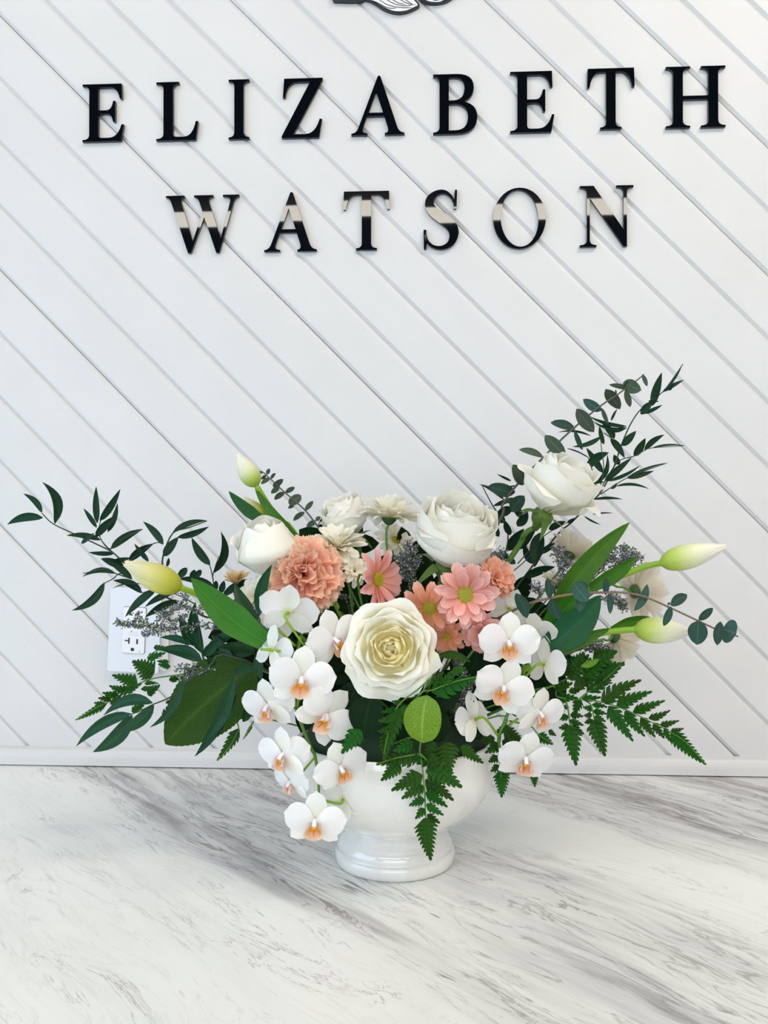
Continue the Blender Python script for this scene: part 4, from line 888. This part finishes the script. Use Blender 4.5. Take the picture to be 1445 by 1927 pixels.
# ---- daisies (chrysanthemums)
def ray_mb(wd, cup=0.10, drop=0.0, groove=.10):
    def fn(u, v):
        x = 2 * u - 1
        h = wd * (0.30 + 0.70 * math.sin(min(1, v / .72) * math.pi / 2)) * (1 if v < .72 else math.sqrt(max(0, 1 - ((v - .72) / .28) ** 2 * .92)))
        vv = v - .05 * (v > .9) * abs(math.cos(x * 4.7))
        return (x * h, vv, cup * 4 * v * (1 - v) * .6 - drop * v * v - groove * h * math.cos(x * 4.7) * (1 - .3 * v) + .35 * h * x * x)
    return MB().grid(4, 6, fn)
def daisy(label, center, axis, s, rows, pmat, name='daisy', disc=True, calyx=True, roll=0, stem=None, group='pink and peach daisies', dmat='disc', dr=.20, wd=.155, up=None):
    """rows: (count, length, tilt above the flower plane in degrees, inner radius)"""
    base = O + Vector((rnd(-.04, .04), rnd(-.03, .03), -.02))
    t = thing(name, label, 'flower', base, group)
    m_ = frame(center, axis, roll, s)
    mes = [ray_mb(wd * k, rnd(.02, .12), rnd(0, .14)).mesh('petal') for k in (1.0, .9, 1.12)]
    for (n_, ln, tilt, ri) in rows:
        o0 = rnd(0, 6)
        for k in range(n_):
            a = o0 + 2 * math.pi * (k + rnd(-.18, .18)) / n_
            mm = m_ @ Matrix.Rotation(a, 4, 'Z') @ Matrix.Translation((0, ri, 0)) @ Matrix.Rotation(R(tilt + rnd(-8, 8)), 4, 'X') @ Matrix.Rotation(R(rnd(-14, 14)), 4, 'Y') @ Matrix.Diagonal((1, ln * rnd(.9, 1.08), 1, 1))
            link('petal', random.choice(mes), M[pmat], t, loc(t, mm))
    if disc:
        dm = MB().lathe([(dr * 1.05, -.02), (dr, .05), (dr * .8, .10), (dr * .45, .125), (0, .13)], 18)
        fl = MB()
        for i in range(110):
            rr = dr * .98 * math.sqrt((i + .5) / 110); a = i * 2.39996; z = .05 + .085 * (1 - (rr / dr) ** 2)
            q = .022 if rr > dr * .55 else .016
            fl.box((rr * math.cos(a) - q / 2, rr * math.sin(a) - q / 2, z - .01), (rr * math.cos(a) + q / 2, rr * math.sin(a) + q / 2, z + .028 * (1.5 if rr > dr * .6 else .8)))
        d_ = link('disc', dm.mesh('disc'), M['discg'], t, loc(t, m_))
        f_ = link('disc_florets', fl.mesh('disc_florets', None, False), M[dmat], t, loc(t, m_)); f_['kind'] = 'stuff'
    if calyx:
        link('calyx', MB().lathe([(0, -.20), (.06, -.19), (.15, -.13), (.21, -.05), (.22, .0)], 14).mesh('calyx'), M['dcalyx'], t, loc(t, m_))
        bm_ = MB()
        for k in range(16):
            a = k * .3927
            bm_.grid(1, 3, lambda u, v, a=a: ((.18 + .10 * v) * math.cos(a + (u - .5) * .3 * (1 - v)), (.18 + .10 * v) * math.sin(a + (u - .5) * .3 * (1 - v)), -.09 + .10 * v))
        link('bracts', bm_.mesh('bracts'), M['dcalyx'], t, loc(t, m_))
    p0 = m_ @ Vector((0, 0, -.18))
    part('stem', MB().tube([p0] + (stem or [p0 - axis.normalized() * .02, (p0 + base) / 2]) + [base], .0012, .0015, 6), M['stem'], t)
    return t
G_P = 'pink and peach daisies'; G_W = 'white daisies'
k_ = 1 / F_PX
daisy('largest pink daisy with a yellow-green eye facing front', Q('C', 490, 1010, .872), V3(.02, .12, 1), 63 * .872 * k_, [(11, .84, 8, .16), (11, .80, 22, .15), (6, .66, 34, .14)], 'daisyp', wd=.17, dr=.25)
daisy('peach daisy tilted down beside the top of the front rose', Q('C', 245, 1098, .885), V3(-.12, -.28, 1), 56 * .885 * k_, [(10, .84, 10, .16), (9, .78, 26, .15)], 'daisyo', wd=.17, dr=.24)
daisy('many-petalled peach daisy behind the largest pink one', Q('C', 690, 895, .915), V3(.45, .40, .8), 46 * .915 * k_, [(13, .86, 0, .14), (12, .76, 18, .12), (10, .60, 40, .10), (7, .42, 58, .06)], 'daisyo', disc=False, wd=.19)
daisy('pink daisy in half profile right of the carnation', Q('B', 1115, 905, .915), V3(.72, .10, .62), 62 * .915 * k_, [(11, .84, 14, .16), (10, .80, 28, .15)], 'daisyp', wd=.17)
daisy('shaded peach daisy below the two pink daisies', Q('C', 365, 1290, .905), V3(-.2, -.2, 1), 40 * .905 * k_, [(11, .88, 6, .12), (9, .72, 28, .10)], 'daisyo', wd=.19, dr=.16)
daisy('pink daisy turned sideways touching the upper right orchid', Q('C', 600, 1270, .890), V3(-.45, -.15, .75), 44 * .89 * k_, [(12, .90, -10, .12), (11, .84, 14, .12), (8, .60, 45, .08)], 'daisyp', disc=False, wd=.20)
daisy('white daisy highest on the bouquet, seen from slightly below', Q('B', 1200, 490, .985), V3(.10, .95, -.12), 64 * .985 * k_, [(15, .86, 4, .16), (14, .84, 18, .14), (13, .86, 36, .12), (12, .76, 54, .09), (9, .62, 70, .05)], 'daisyw', disc=False, group=G_W, wd=.15)
daisy('white daisy left of the topmost one, above the carnation', Q('B', 850, 690, .975), V3(-.10, .88, .42), 58 * .975 * k_, [(15, .86, 4, .16), (14, .84, 18, .14), (13, .86, 36, .12), (12, .76, 54, .09), (9, .62, 70, .05)], 'daisyw', disc=False, group=G_W, wd=.15)
daisy('small white daisy tucked between the carnation and the pink daisy in profile', Q('B', 965, 850, .955), V3(.3, .3, .8), 30 * .955 * k_, [(11, .9, 6, .14), (10, .8, 30, .12), (7, .55, 55, .06)], 'daisyw', disc=False, group=G_W, wd=.19)
daisy('white daisy low behind the topmost daisies, above the purple statice', Q('B', 1240, 640, 1.01), V3(.35, .5, .6), 40 * k_, [(13, .9, 2, .14), (11, .8, 26, .12)], 'daisyw', group=G_W, wd=.18)
daisy('beige-white daisy turned away at the right, above the tulip leaves', Q('I', 345, 310, 1.0), V3(.50, .62, -.45), 52 * k_, [(12, .92, 30, .14), (11, .85, 44, .12)], 'daisyt', group=G_W, disc=False, wd=.20)
daisy('beige-white daisy turned away behind the right tulip stem', Q('I', 940, 640, 1.0), V3(.72, .05, -.5), 60 * k_, [(13, .92, 28, .14), (12, .85, 42, .12)], 'daisyt', group=G_W, disc=False, wd=.19, stem=[Q('I', 780, 600, .985), Q('I', 500, 700, .98)])
daisy('beige-white daisy hanging under the lower right tulip', Q('I', 760, 1065, .99), V3(.65, -.55, -.35), 50 * .99 * k_, [(12, .92, 32, .14), (11, .85, 46, .12)], 'daisyt', group=G_W, disc=False, wd=.20, stem=[Q('I', 690, 1085, .985), Q('I', 390, 1170, .975)])
daisy('small cream daisy half hidden left of the right tulip leaves', Q('I', 205, 590, .99), V3(.15, .85, .3), 30 * .99 * k_, [(10, .95, 40, .12), (8, .8, 60, .10)], 'daisyt', group=G_W, disc=False, wd=.20)
daisy('white daisy in the shade behind the two upright ruscus leaves', Q('L', 330, 220, .945), V3(-.5, .3, .65), 44 * .945 * k_, [(12, .92, 4, .14), (11, .84, 24, .12), (9, .6, 50, .08)], 'daisyw', group=G_W, disc=False, wd=.19)
daisy('small greyish-white flower among dark leaves left of the orchids', Q('L', 150, 520, .935), V3(.3, -.7, .5), 20 * .935 * k_, [(7, .95, 40, .12), (5, .8, 60, .06)], 'orchid', group=G_W, disc=False, wd=.30)
daisy('amber half-open daisy peeking out below the left rosebud', Q('A', 1340, 715, 1.0), V3(-.1, .9, .3), 30 * k_, [(9, .95, 42, .12), (7, .8, 62, .10)], 'yellow', disc=False, wd=.20)

# ---- carnation
t = thing('carnation', 'ruffled salmon pink carnation left of the centre', 'flower', O + Vector((-.03, 0, -.02)))
m_ = frame(Q('B', 628, 880, .945), V3(-.12, .30, .9), 0, .0345)
for (n_, tilt, ln, wd, ri) in ((9, -10, 1.12, .62, .08), (9, 8, 1.12, .62, .08), (8, 24, 1.08, .60, .07), (7, 40, 1.02, .54, .06), (6, 56, .96, .46, .05), (5, 70, .90, .38, .03), (3, 82, .84, .28, .02)):
    o0 = rnd(0, 6)
    for k in range(n_):
        ph, fq, am = rnd(0, 6), rnd(4, 7), rnd(.09, .15)
        def fn(u, v):
            x = 2 * u - 1
            h = wd * (.18 + .82 * v ** .9)
            zig = .045 * (1 if round(u * 14) % 2 else -1) * (v > .95)
            return (x * h, ln * v * (1 - .12 * x * x) + zig, am * v * v * math.sin(fq * x + ph) * 1.3 + .16 * v * v * (rnd(-.1, .1)) + .10 * math.sin(2.5 * v) * (1 if tilt > 30 else .3))
        mm = m_ @ Matrix.Rotation(o0 + 6.2832 * (k + rnd(-.25, .25)) / n_, 4, 'Z') @ Matrix.Translation((0, ri, .25 if tilt > 50 else .05)) @ Matrix.Rotation(R(tilt + rnd(-9, 9)), 4, 'X') @ Matrix.Rotation(R(rnd(-25, 25)), 4, 'Y')
        link('petal', MB().grid(14, 6, fn).mesh('petal'), M['carn'], t, loc(t, mm))
link('calyx', MB().lathe([(0, -.8), (.12, -.78), (.2, -.6), (.24, -.1), (.2, .1)], 12).mesh('calyx'), M['calyx'], t, loc(t, m_))
p0 = m_ @ Vector((0, 0, -.75)); part('stem', MB().tube([p0, (p0 + t.location) / 2, t.location], .0016), M['stem'], t)

# ---- tulips
def bud_petal(rm, wa, off):
    def fn(u, v):
        x = 2 * u - 1
        e = .30 + .70 * math.sin(math.pi * min(1, v / .75) * .5) if v < .40 else 1.0
        sh = (math.sin(math.pi * (v ** .72) * .97 + .06)) ** .75 if 0 < v < 1 else .2
        r = rm * max(.05, sh) * (1 + off + .05 * (1 - x * x))
        wid = wa * (1 - .55 * v ** 3)
        return (r * math.sin(x * wid), -r * math.cos(x * wid), v - .05 * x * x * v)
    return MB().grid(8, 14, fn)
def tulip(label, fr, B, T, w_, d, stem, leaves, mat='tulip', dt=0.0, wstem=.0036, roll=0, stemtoo=True):
    base = O + Vector((rnd(-.03, .03), rnd(-.03, .03), -.02))
    t = thing('tulip', label, 'flower', base, 'white tulip buds')
    b3 = Q(fr, *B, d); t3 = Q(fr, *T, d + dt); L = (t3 - b3).length
    m_ = frame(b3, t3 - b3, roll, L); rm = w_ * d / F_PX / FR[fr][2] / L / 2 / 1.03
    for k in range(3): link('petal', bud_petal(rm, R(72), -.05).mesh('petal'), M[mat], t, loc(t, m_ @ Matrix.Rotation(R(120 * k + 60), 4, 'Z')))
    for k in range(3): link('petal', bud_petal(rm, R(66), .02).mesh('petal'), M[mat], t, loc(t, m_ @ Matrix.Rotation(R(120 * k), 4, 'Z')))
    pts = [b3 + (t3 - b3) * .03] + [Q(fr, *p, d + .01 * (i + 1)) for i, p in enumerate(stem)] + [base]
    part('stem', MB().tube(pts, wstem * .85, wstem, 10, 5), M['tstem'], t)
    for (x0, y0, x1, y1, lw, bend, roll_, dd, lm, fold) in leaves:
        lb = Q(fr, x0, y0, d + dd); lt = Q(fr, x1, y1, d + dd + .005)
        part('leaf', leaf_mb(lb, lt, lw * d / F_PX / FR[fr][2], roll_, bend, .04, 'strap', fold, 16, .02), M[lm], t)
    return t
tulip('white tulip bud standing highest at the left of the bouquet', 'B', (300, 272), (170, 50), 138, .985, [(380, 400), (470, 520), (610, 680)],
  [(360, 520, 110, 304, 92, -.06, 15, -.008, 'tleafd', .3), (640, 700, 284, 272, 92, -.06, 10, -.004, 'tleaf', .35)])
tulip('small green tulip bud hidden behind a leaf at the upper left', 'B', (365, 470), (212, 342), 70, 1.0, [(430, 560), (560, 700)], [], 'tulipy')
tulip('yellowish tulip bud pointing left in front of the wall socket', 'A', (1028, 745), (702, 598), 158, .90, [(1110, 775), (1200, 830), (1400, 960)],
  [(1500, 1050, 1082, 684, 190, -.05, 12, -.01, 'tleaf', .3)], 'tulipy', dt=-.01)
tulip('pale tulip bud pointing right, highest of the two at the right', 'D', (925, 998), (1245, 915), 120, .925, [(860, 1012), (760, 1050), (600, 1120), (450, 1230)],
  [(395, 1270, 780, 800, 125, -.05, 12, .01, 'tleaf', .3), (585, 1115, 815, 964, 82, .04, 15, .015, 'tleaf', .4), (380, 1400, 640, 1150, 170, .06, 12, -.012, 'tleafd', .25), (350, 1320, 560, 1120, 110, .02, 20, -.004, 'tleaf', .3)])
tulip('pale tulip bud pointing right below the arching eucalyptus', 'D', (800, 1315), (1085, 1326), 125, .905, [(720, 1322), (620, 1340), (480, 1400)],
  [(690, 1318, 885, 1258, 54, -.06, 15, .012, 'tleaf', .4), (430, 1430, 690, 1310, 66, -.03, 15, .008, 'tleaf', .4)])

# ---- orchids
def opet(hw, pw, ln, cup, nu=6, nv=8, ripple=.02):
    def fn(u, v):
        x = 2 * u - 1
        h = hw * (.16 + .84 * math.sin(min(1, v / pw) * math.pi / 2)) * (1 if v < pw else math.sqrt(max(0.0, 1 - ((v - pw) / (1 - pw)) ** 2 * .97)))
        return (x * h, ln * v * (1 - .04 * x * x), cup * 4 * v * (1 - v) - .14 * h * x * x + ripple * v * math.sin(4 * x + 5 * v))
    return MB().grid(nu, nv, fn)
def mrot(a): return Matrix.Rotation(R(a), 4, 'Z')
sp = MB()
for a, l, h in ((0, 1.02, .36), (128, .98, .31), (-128, .98, .31)):
    q = opet(h, .50, l, .05)
    b0 = len(sp.v); mm = mrot(a)
    sp.v += [mm @ Vector((v.x, v.y, v.z - .05)) for v in q.v]; sp.uv += q.uv; sp.f += [tuple(i + b0 for i in f) for f in q.f]; sp.m += q.m
SEP = sp.mesh('flower'); SEP.materials.append(M['sepal'])
PET = [opet(.50, .56, 1.02, .07, 8, 12, rp).mesh('petal') for rp in (.02, .035)]
def lipfn(u, v):
    x = 2 * u - 1; h = .31 * max(.02, math.sin(math.pi * min(.999, (v * .93 + .07) ** .9))) ** .8
    return (x * h, -.54 * v - .04, .12 + .34 * v - .30 * v * v + .16 * x * x * h / .27)
LIP = MB().grid(6, 8, lipfn).mesh('lip')
def lobefn(u, v):
    x = 2 * u - 1; h = .15 * max(.02, math.sin(math.pi * min(.999, (v * .9 + .1) ** .8))) ** .7
    return (.12 + .16 * v - .10 * v * v, -.08 + x * h - .06 * v, .10 + .36 * v)
LOB = MB().grid(4, 6, lobefn).mesh('lip_lobe')
lf = MB().grid(4, 6, lambda u, v: (-lobefn(u, v)[0], lobefn(u, v)[1], lobefn(u, v)[2])); LOBL = lf.mesh('lip_lobe')
COLM = MB().tube([(0, .05, -.02), (0, .03, .10), (0, -.02, .20), (0, -.05, .26)], .065, .085, 10, 3).mesh('column')
CAL = MB().lathe([(.075, 0), (.07, .05), (.04, .09), (0, .10)], 10, (0, -.13, .14)).mesh('callus')
VEIN = MB().tube([(0, -.16, .215), (0, -.28, .24), (0, -.40, .232)], .010, .006, 4, 2).mesh('lip_vein')
def orchid(t, center, axis, s, roll=0, pet=(12, -12), ptilt=(0, 0), nolip=False, pedicel=None, lipdrop=0):
    m_ = frame(center, axis, roll, s)
    f = link('flower', SEP, M['sepal'], t, loc(t, m_))
    for sd, an, tl in ((1, -78 + pet[1] * 0, ptilt[1]), (-1, 78, ptilt[0])):
        mm = mrot(an + rnd(-6, 6)) @ Matrix.Translation((0, .03, .05)) @ Matrix.Rotation(R(tl + rnd(-6, 6)), 4, 'X')
        link('petal', random.choice(PET), M['orchid'], f, mm)
    if not nolip:
        L_ = Matrix.Rotation(R(lipdrop), 4, 'X')
        link('lip', LIP, M['lip'], f, L_); link('lip_lobe', LOB, M['liplobe'], f, L_); link('lip_lobe', LOBL, M['liplobe'], f, L_)
        link('column', COLM, M['column'], f, Matrix()); link('callus', CAL, M['callus'], f, L_); link('lip_vein', VEIN, M['crimson'], f, L_)
    if pedicel is not None:
        p0 = m_ @ Vector((0, 0, -.06)); p1 = m_ @ Vector((0, 0, -.45))
        part('pedicel', MB().tube([p0, p1, pedicel], .0013, .0013, 6, 4), M['tstem'], t)
    return f
def E_(x, y, d): return Q('E', x, y, d)
t = thing('orchid_spray', 'left cascading spray of white orchids hanging beside the vase foot', 'flower', O + Vector((-.05, -.05, -.01)), 'white orchid sprays')
axl = [E_(800, 1300, .862), E_(800, 1170, .864), E_(775, 980, .868), E_(740, 900, .875), E_(640, 620, .89), E_(640, 300, .90), E_(700, 100, .915)]
part('stem', MB().tube(axl + [t.location], .0012, .0024, 8), M['stem'], t)
kk = 1 / F_PX
orchid(t, E_(672, 395, .852), V3(.05, -.05, 1), 63 * .852 * kk, -6, ptilt=(6, 6), pedicel=axl[4])
orchid(t, E_(420, 600, .862), V3(-.42, -.22, .85), 54 * .862 * kk, 6, ptilt=(0, -34), pedicel=axl[4], lipdrop=10)
orchid(t, E_(845, 670, .858), V3(.42, -.10, .88), 62 * .858 * kk, -48, ptilt=(8, 8), pedicel=axl[4])
orchid(t, E_(533, 965, .858), V3(-.50, -.18, .82), 54 * .858 * kk, 0, ptilt=(0, -30), pedicel=axl[3], lipdrop=10)
orchid(t, E_(968, 1062, .852), V3(.35, -.22, .88), 54 * .852 * kk, 18, ptilt=(4, -6), pedicel=axl[1], lipdrop=8)
orchid(t, E_(772, 1470, .850), V3(-.02, -.12, 1), 58 * .85 * kk, -4, ptilt=(-8, -8), pedicel=axl[0])
orchid(t, E_(590, 1175, .872), V3(-.62, -.35, .65), 44 * .872 * kk, 0, ptilt=(0, -20), pedicel=axl[2], lipdrop=14)
orchid(t, E_(985, 1300, .876), V3(.25, .1, -.9), 46 * .876 * kk, 180, ptilt=(0, 0), pedicel=axl[0], nolip=True)
orchid(t, Q('L', 630, 370, .892), V3(.08, .35, -.92), 58 * .892 * kk, 8, ptilt=(0, 0), pedicel=Q('L', 780, 690, .888))
orchid(t, Q('L', 1075, 640, .875), V3(.55, -.05, .75), 60 * .875 * kk, 18, ptilt=(0, 10), pedicel=Q('L', 850, 760, .89))
orchid(t, Q('L', 465, 735, .882), V3(.62, -.1, -.60), 48 * .882 * kk, 10, ptilt=(10, 10), pedicel=Q('L', 700, 760, .885))
orchid(t, Q('L', 470, 480, .91), V3(-.3, .1, -.8), 44 * .91 * kk, 30, pedicel=Q('L', 700, 700, .90), nolip=True)
t = thing('orchid_spray', 'right spray of white orchids curving down over the vase rim', 'flower', O + Vector((.04, -.05, -.01)), 'white orchid sprays')
axr = [Q('K', 690, 1530, .90), Q('K', 620, 1480, .90), Q('K', 600, 1350, .90), Q('K', 660, 1200, .90), Q('K', 760, 950, .905), Q('K', 840, 760, .91), Q('K', 800, 500, .915), Q('K', 700, 700, .93)]
part('stem', MB().tube(axr + [t.location], .0013, .0022, 8), M['stem'], t)
def K_(x, y, d): return Q('K', x, y, d)
orchid(t, K_(695, 455, .868), V3(.02, -.02, 1), 58 * .868 * kk, -4, ptilt=(4, 4), pedicel=axr[6])
orchid(t, K_(640, 885, .868), V3(.05, -.02, 1), 58 * .868 * kk, -26, ptilt=(4, 4), pedicel=axr[4])
orchid(t, K_(985, 1130, .882), V3(.40, -.18, .80), 50 * .882 * kk, -6, ptilt=(-42, 6), pedicel=K_(700, 1240, .90), lipdrop=8)
orchid(t, K_(850, 1560, .872), V3(.12, -.30, .92), 56 * .872 * kk, -12, ptilt=(-2, -2), pedicel=axr[0], lipdrop=6)
orchid(t, K_(365, 1190, .885), V3(-.60, -.22, -.50), 54 * .885 * kk, 0, ptilt=(0, 0), pedicel=axr[2], lipdrop=0)
orchid(t, K_(1040, 660, .895), V3(.72, .0, -.45), 50 * .895 * kk, 0, ptilt=(6, 6), pedicel=K_(840, 800, .905))
orchid(t, K_(930, 330, .915), V3(.4, .5, -.6), 46 * .915 * kk, 20, ptilt=(0, 0), pedicel=axr[6], nolip=True)
orchid(t, K_(690, 120, .935), V3(-.2, .3, -.8), 40 * .935 * kk, 20, ptilt=(0, 0), pedicel=axr[6], nolip=True)

# ---- statice
def statice(label, fr, d, stems, dens=1.0, size=.0028):
    base = O + Vector((rnd(-.03, .03), rnd(-.02, .03), -.015))
    t = thing('statice_sprig', label, 'flower', base, 'purple statice sprigs')
    fl = MB(); sc = d / F_PX / FR[fr][2]
    for i, pl in enumerate(stems):
        pts = [Q(fr, x, y, d + rnd(-.004, .004)) for x, y in pl]
        full = pts + ([base] if i == 0 else [])
        part('stem' if i == 0 else 'side_stem', MB().tube(full, .0004, .0008, 4, 4), M['dstem'], t)
        sm = smooth(pts, 8)
        ln = sum((sm[k + 1] - sm[k]).length for k in range(len(sm) - 1))
        for k in range(int(ln * 3600 * dens)):
            f_ = rnd(0, .92) ** 1.25 * (len(sm) - 1); j = int(f_); p = sm[j].lerp(sm[min(j + 1, len(sm) - 1)], f_ - j)
            dirn = Vector((rnd(-1, 1), rnd(-1, 1), rnd(-.6, 1))).normalized()
            p = p + dirn * abs(random.gauss(0, .0026)); tone = rnd(0, 1); b = len(fl.v); sz = size * rnd(.6, 1.2)
            x = dirn.orthogonal().normalized(); y = dirn.cross(x)
            fl.v.append(p)
            for q in range(4):
                a = q * 1.5708; fl.v.append(p + dirn * sz + (x * math.cos(a) + y * math.sin(a)) * sz * .42)
            fl.uv += [(tone, 0)] * 5
            for q in range(4): fl.f.append((b, b + 1 + q, b + 1 + (q + 1) % 4)); fl.m.append(0)
            fl.f.append((b + 1, b + 4, b + 3, b + 2)); fl.m.append(0)
    o = part('florets', fl, M['statice'], t, False); o['kind'] = 'stuff'
statice('lilac-grey statice sprig reaching left across the wall socket', 'A', .94, [[(665, 940), (760, 955), (850, 962), (1000, 975), (1150, 960), (1300, 1000)], [(820, 1003), (900, 990), (1000, 975)], [(770, 900), (800, 930), (850, 960)], [(890, 890), (950, 920), (1000, 965)], [(1050, 790), (1010, 850), (930, 890), (900, 930)], [(960, 880), (1060, 850), (1150, 900)], [(1200, 850), (1240, 880), (1290, 950)], [(1150, 830), (1200, 890), (1280, 920)], [(1060, 900), (1000, 930)]], 1.0)
statice('small statice sprig just above the big left salal leaf', 'A', .935, [[(1000, 1200), (1060, 1200), (1130, 1215), (1230, 1200)], [(1030, 1250), (1080, 1235), (1130, 1215)], [(1090, 1180), (1120, 1200)]], 1.0)
statice('dark statice clump between the topmost daisy and the middle rose', 'C', .985, [[(90, 730), (110, 800), (120, 900), (130, 1000)], [(20, 820), (70, 850), (120, 900)], [(170, 760), (140, 830), (120, 900)], [(60, 740), (80, 800), (110, 860)], [(20, 760), (60, 820)], [(80, 660), (130, 690), (140, 760)], [(0, 880), (50, 880), (120, 900)]], 1.7)
statice('statice wisps right of the middle rose', 'C', .99, [[(760, 720), (720, 750), (690, 770), (640, 800)], [(650, 730), (680, 760)], [(720, 720), (700, 760)], [(780, 760), (720, 770)]], 1.0)
statice('statice spike in front of the beige daisy at right', 'I', .97, [[(220, 250), (240, 330), (270, 400), (280, 480), (200, 650)], [(310, 330), (300, 390), (270, 420)], [(350, 390), (310, 400), (275, 430)], [(260, 270), (250, 330)], [(290, 500), (270, 560), (230, 600)], [(330, 520), (290, 570)], [(20, 590), (50, 640), (90, 700)], [(60, 580), (60, 650)]], 1.3)
statice('statice sprigs peeking over the leaves of the right tulip', 'I', .985, [[(740, 245), (720, 310), (690, 380), (600, 450), (520, 560)], [(820, 235), (830, 300), (820, 380), (700, 420)], [(920, 265), (900, 320), (880, 380)], [(1005, 340), (960, 350), (900, 410)], [(960, 290), (930, 340), (890, 390)], [(770, 340), (740, 380)], [(660, 330), (640, 390), (600, 450)], [(860, 270), (850, 330), (840, 380)]], 1.2)
statice('statice wisps under the arching eucalyptus at right', 'I', .985, [[(845, 800), (780, 760), (700, 720), (600, 740)], [(850, 760), (800, 730), (760, 710)], [(760, 690), (720, 700), (680, 720)], [(820, 720), (790, 750)]], 1.1)
statice('statice wisps beside the hanging beige daisy', 'I', .985, [[(690, 1180), (620, 1165), (540, 1150), (400, 1180)], [(640, 1110), (590, 1130), (540, 1150)], [(600, 1190), (560, 1165)], [(530, 970), (510, 1000), (480, 1060)], [(480, 1130), (500, 1160), (540, 1190)]], 1.1)
statice('nearly black statice clump left of the lower right orchids', 'J', .895, [[(1010, 330), (1020, 420), (1000, 520), (960, 600)], [(1080, 340), (1050, 420), (1000, 500)], [(970, 420), (990, 480)], [(960, 110), (970, 150), (960, 230)], [(1040, 220), (1010, 280), (1000, 340)], [(1090, 430), (1040, 470)], [(1120, 270), (1080, 320), (1040, 400)]], 1.8, .0018)
statice('tiny statice specks in the dark below the carnation', 'L', .955, [[(1060, 210), (1120, 220), (1190, 225), (1220, 330)], [(900, 440), (960, 400), (1000, 460)], [(1270, 390), (1300, 420), (1290, 470)]], 1.0, .0016)
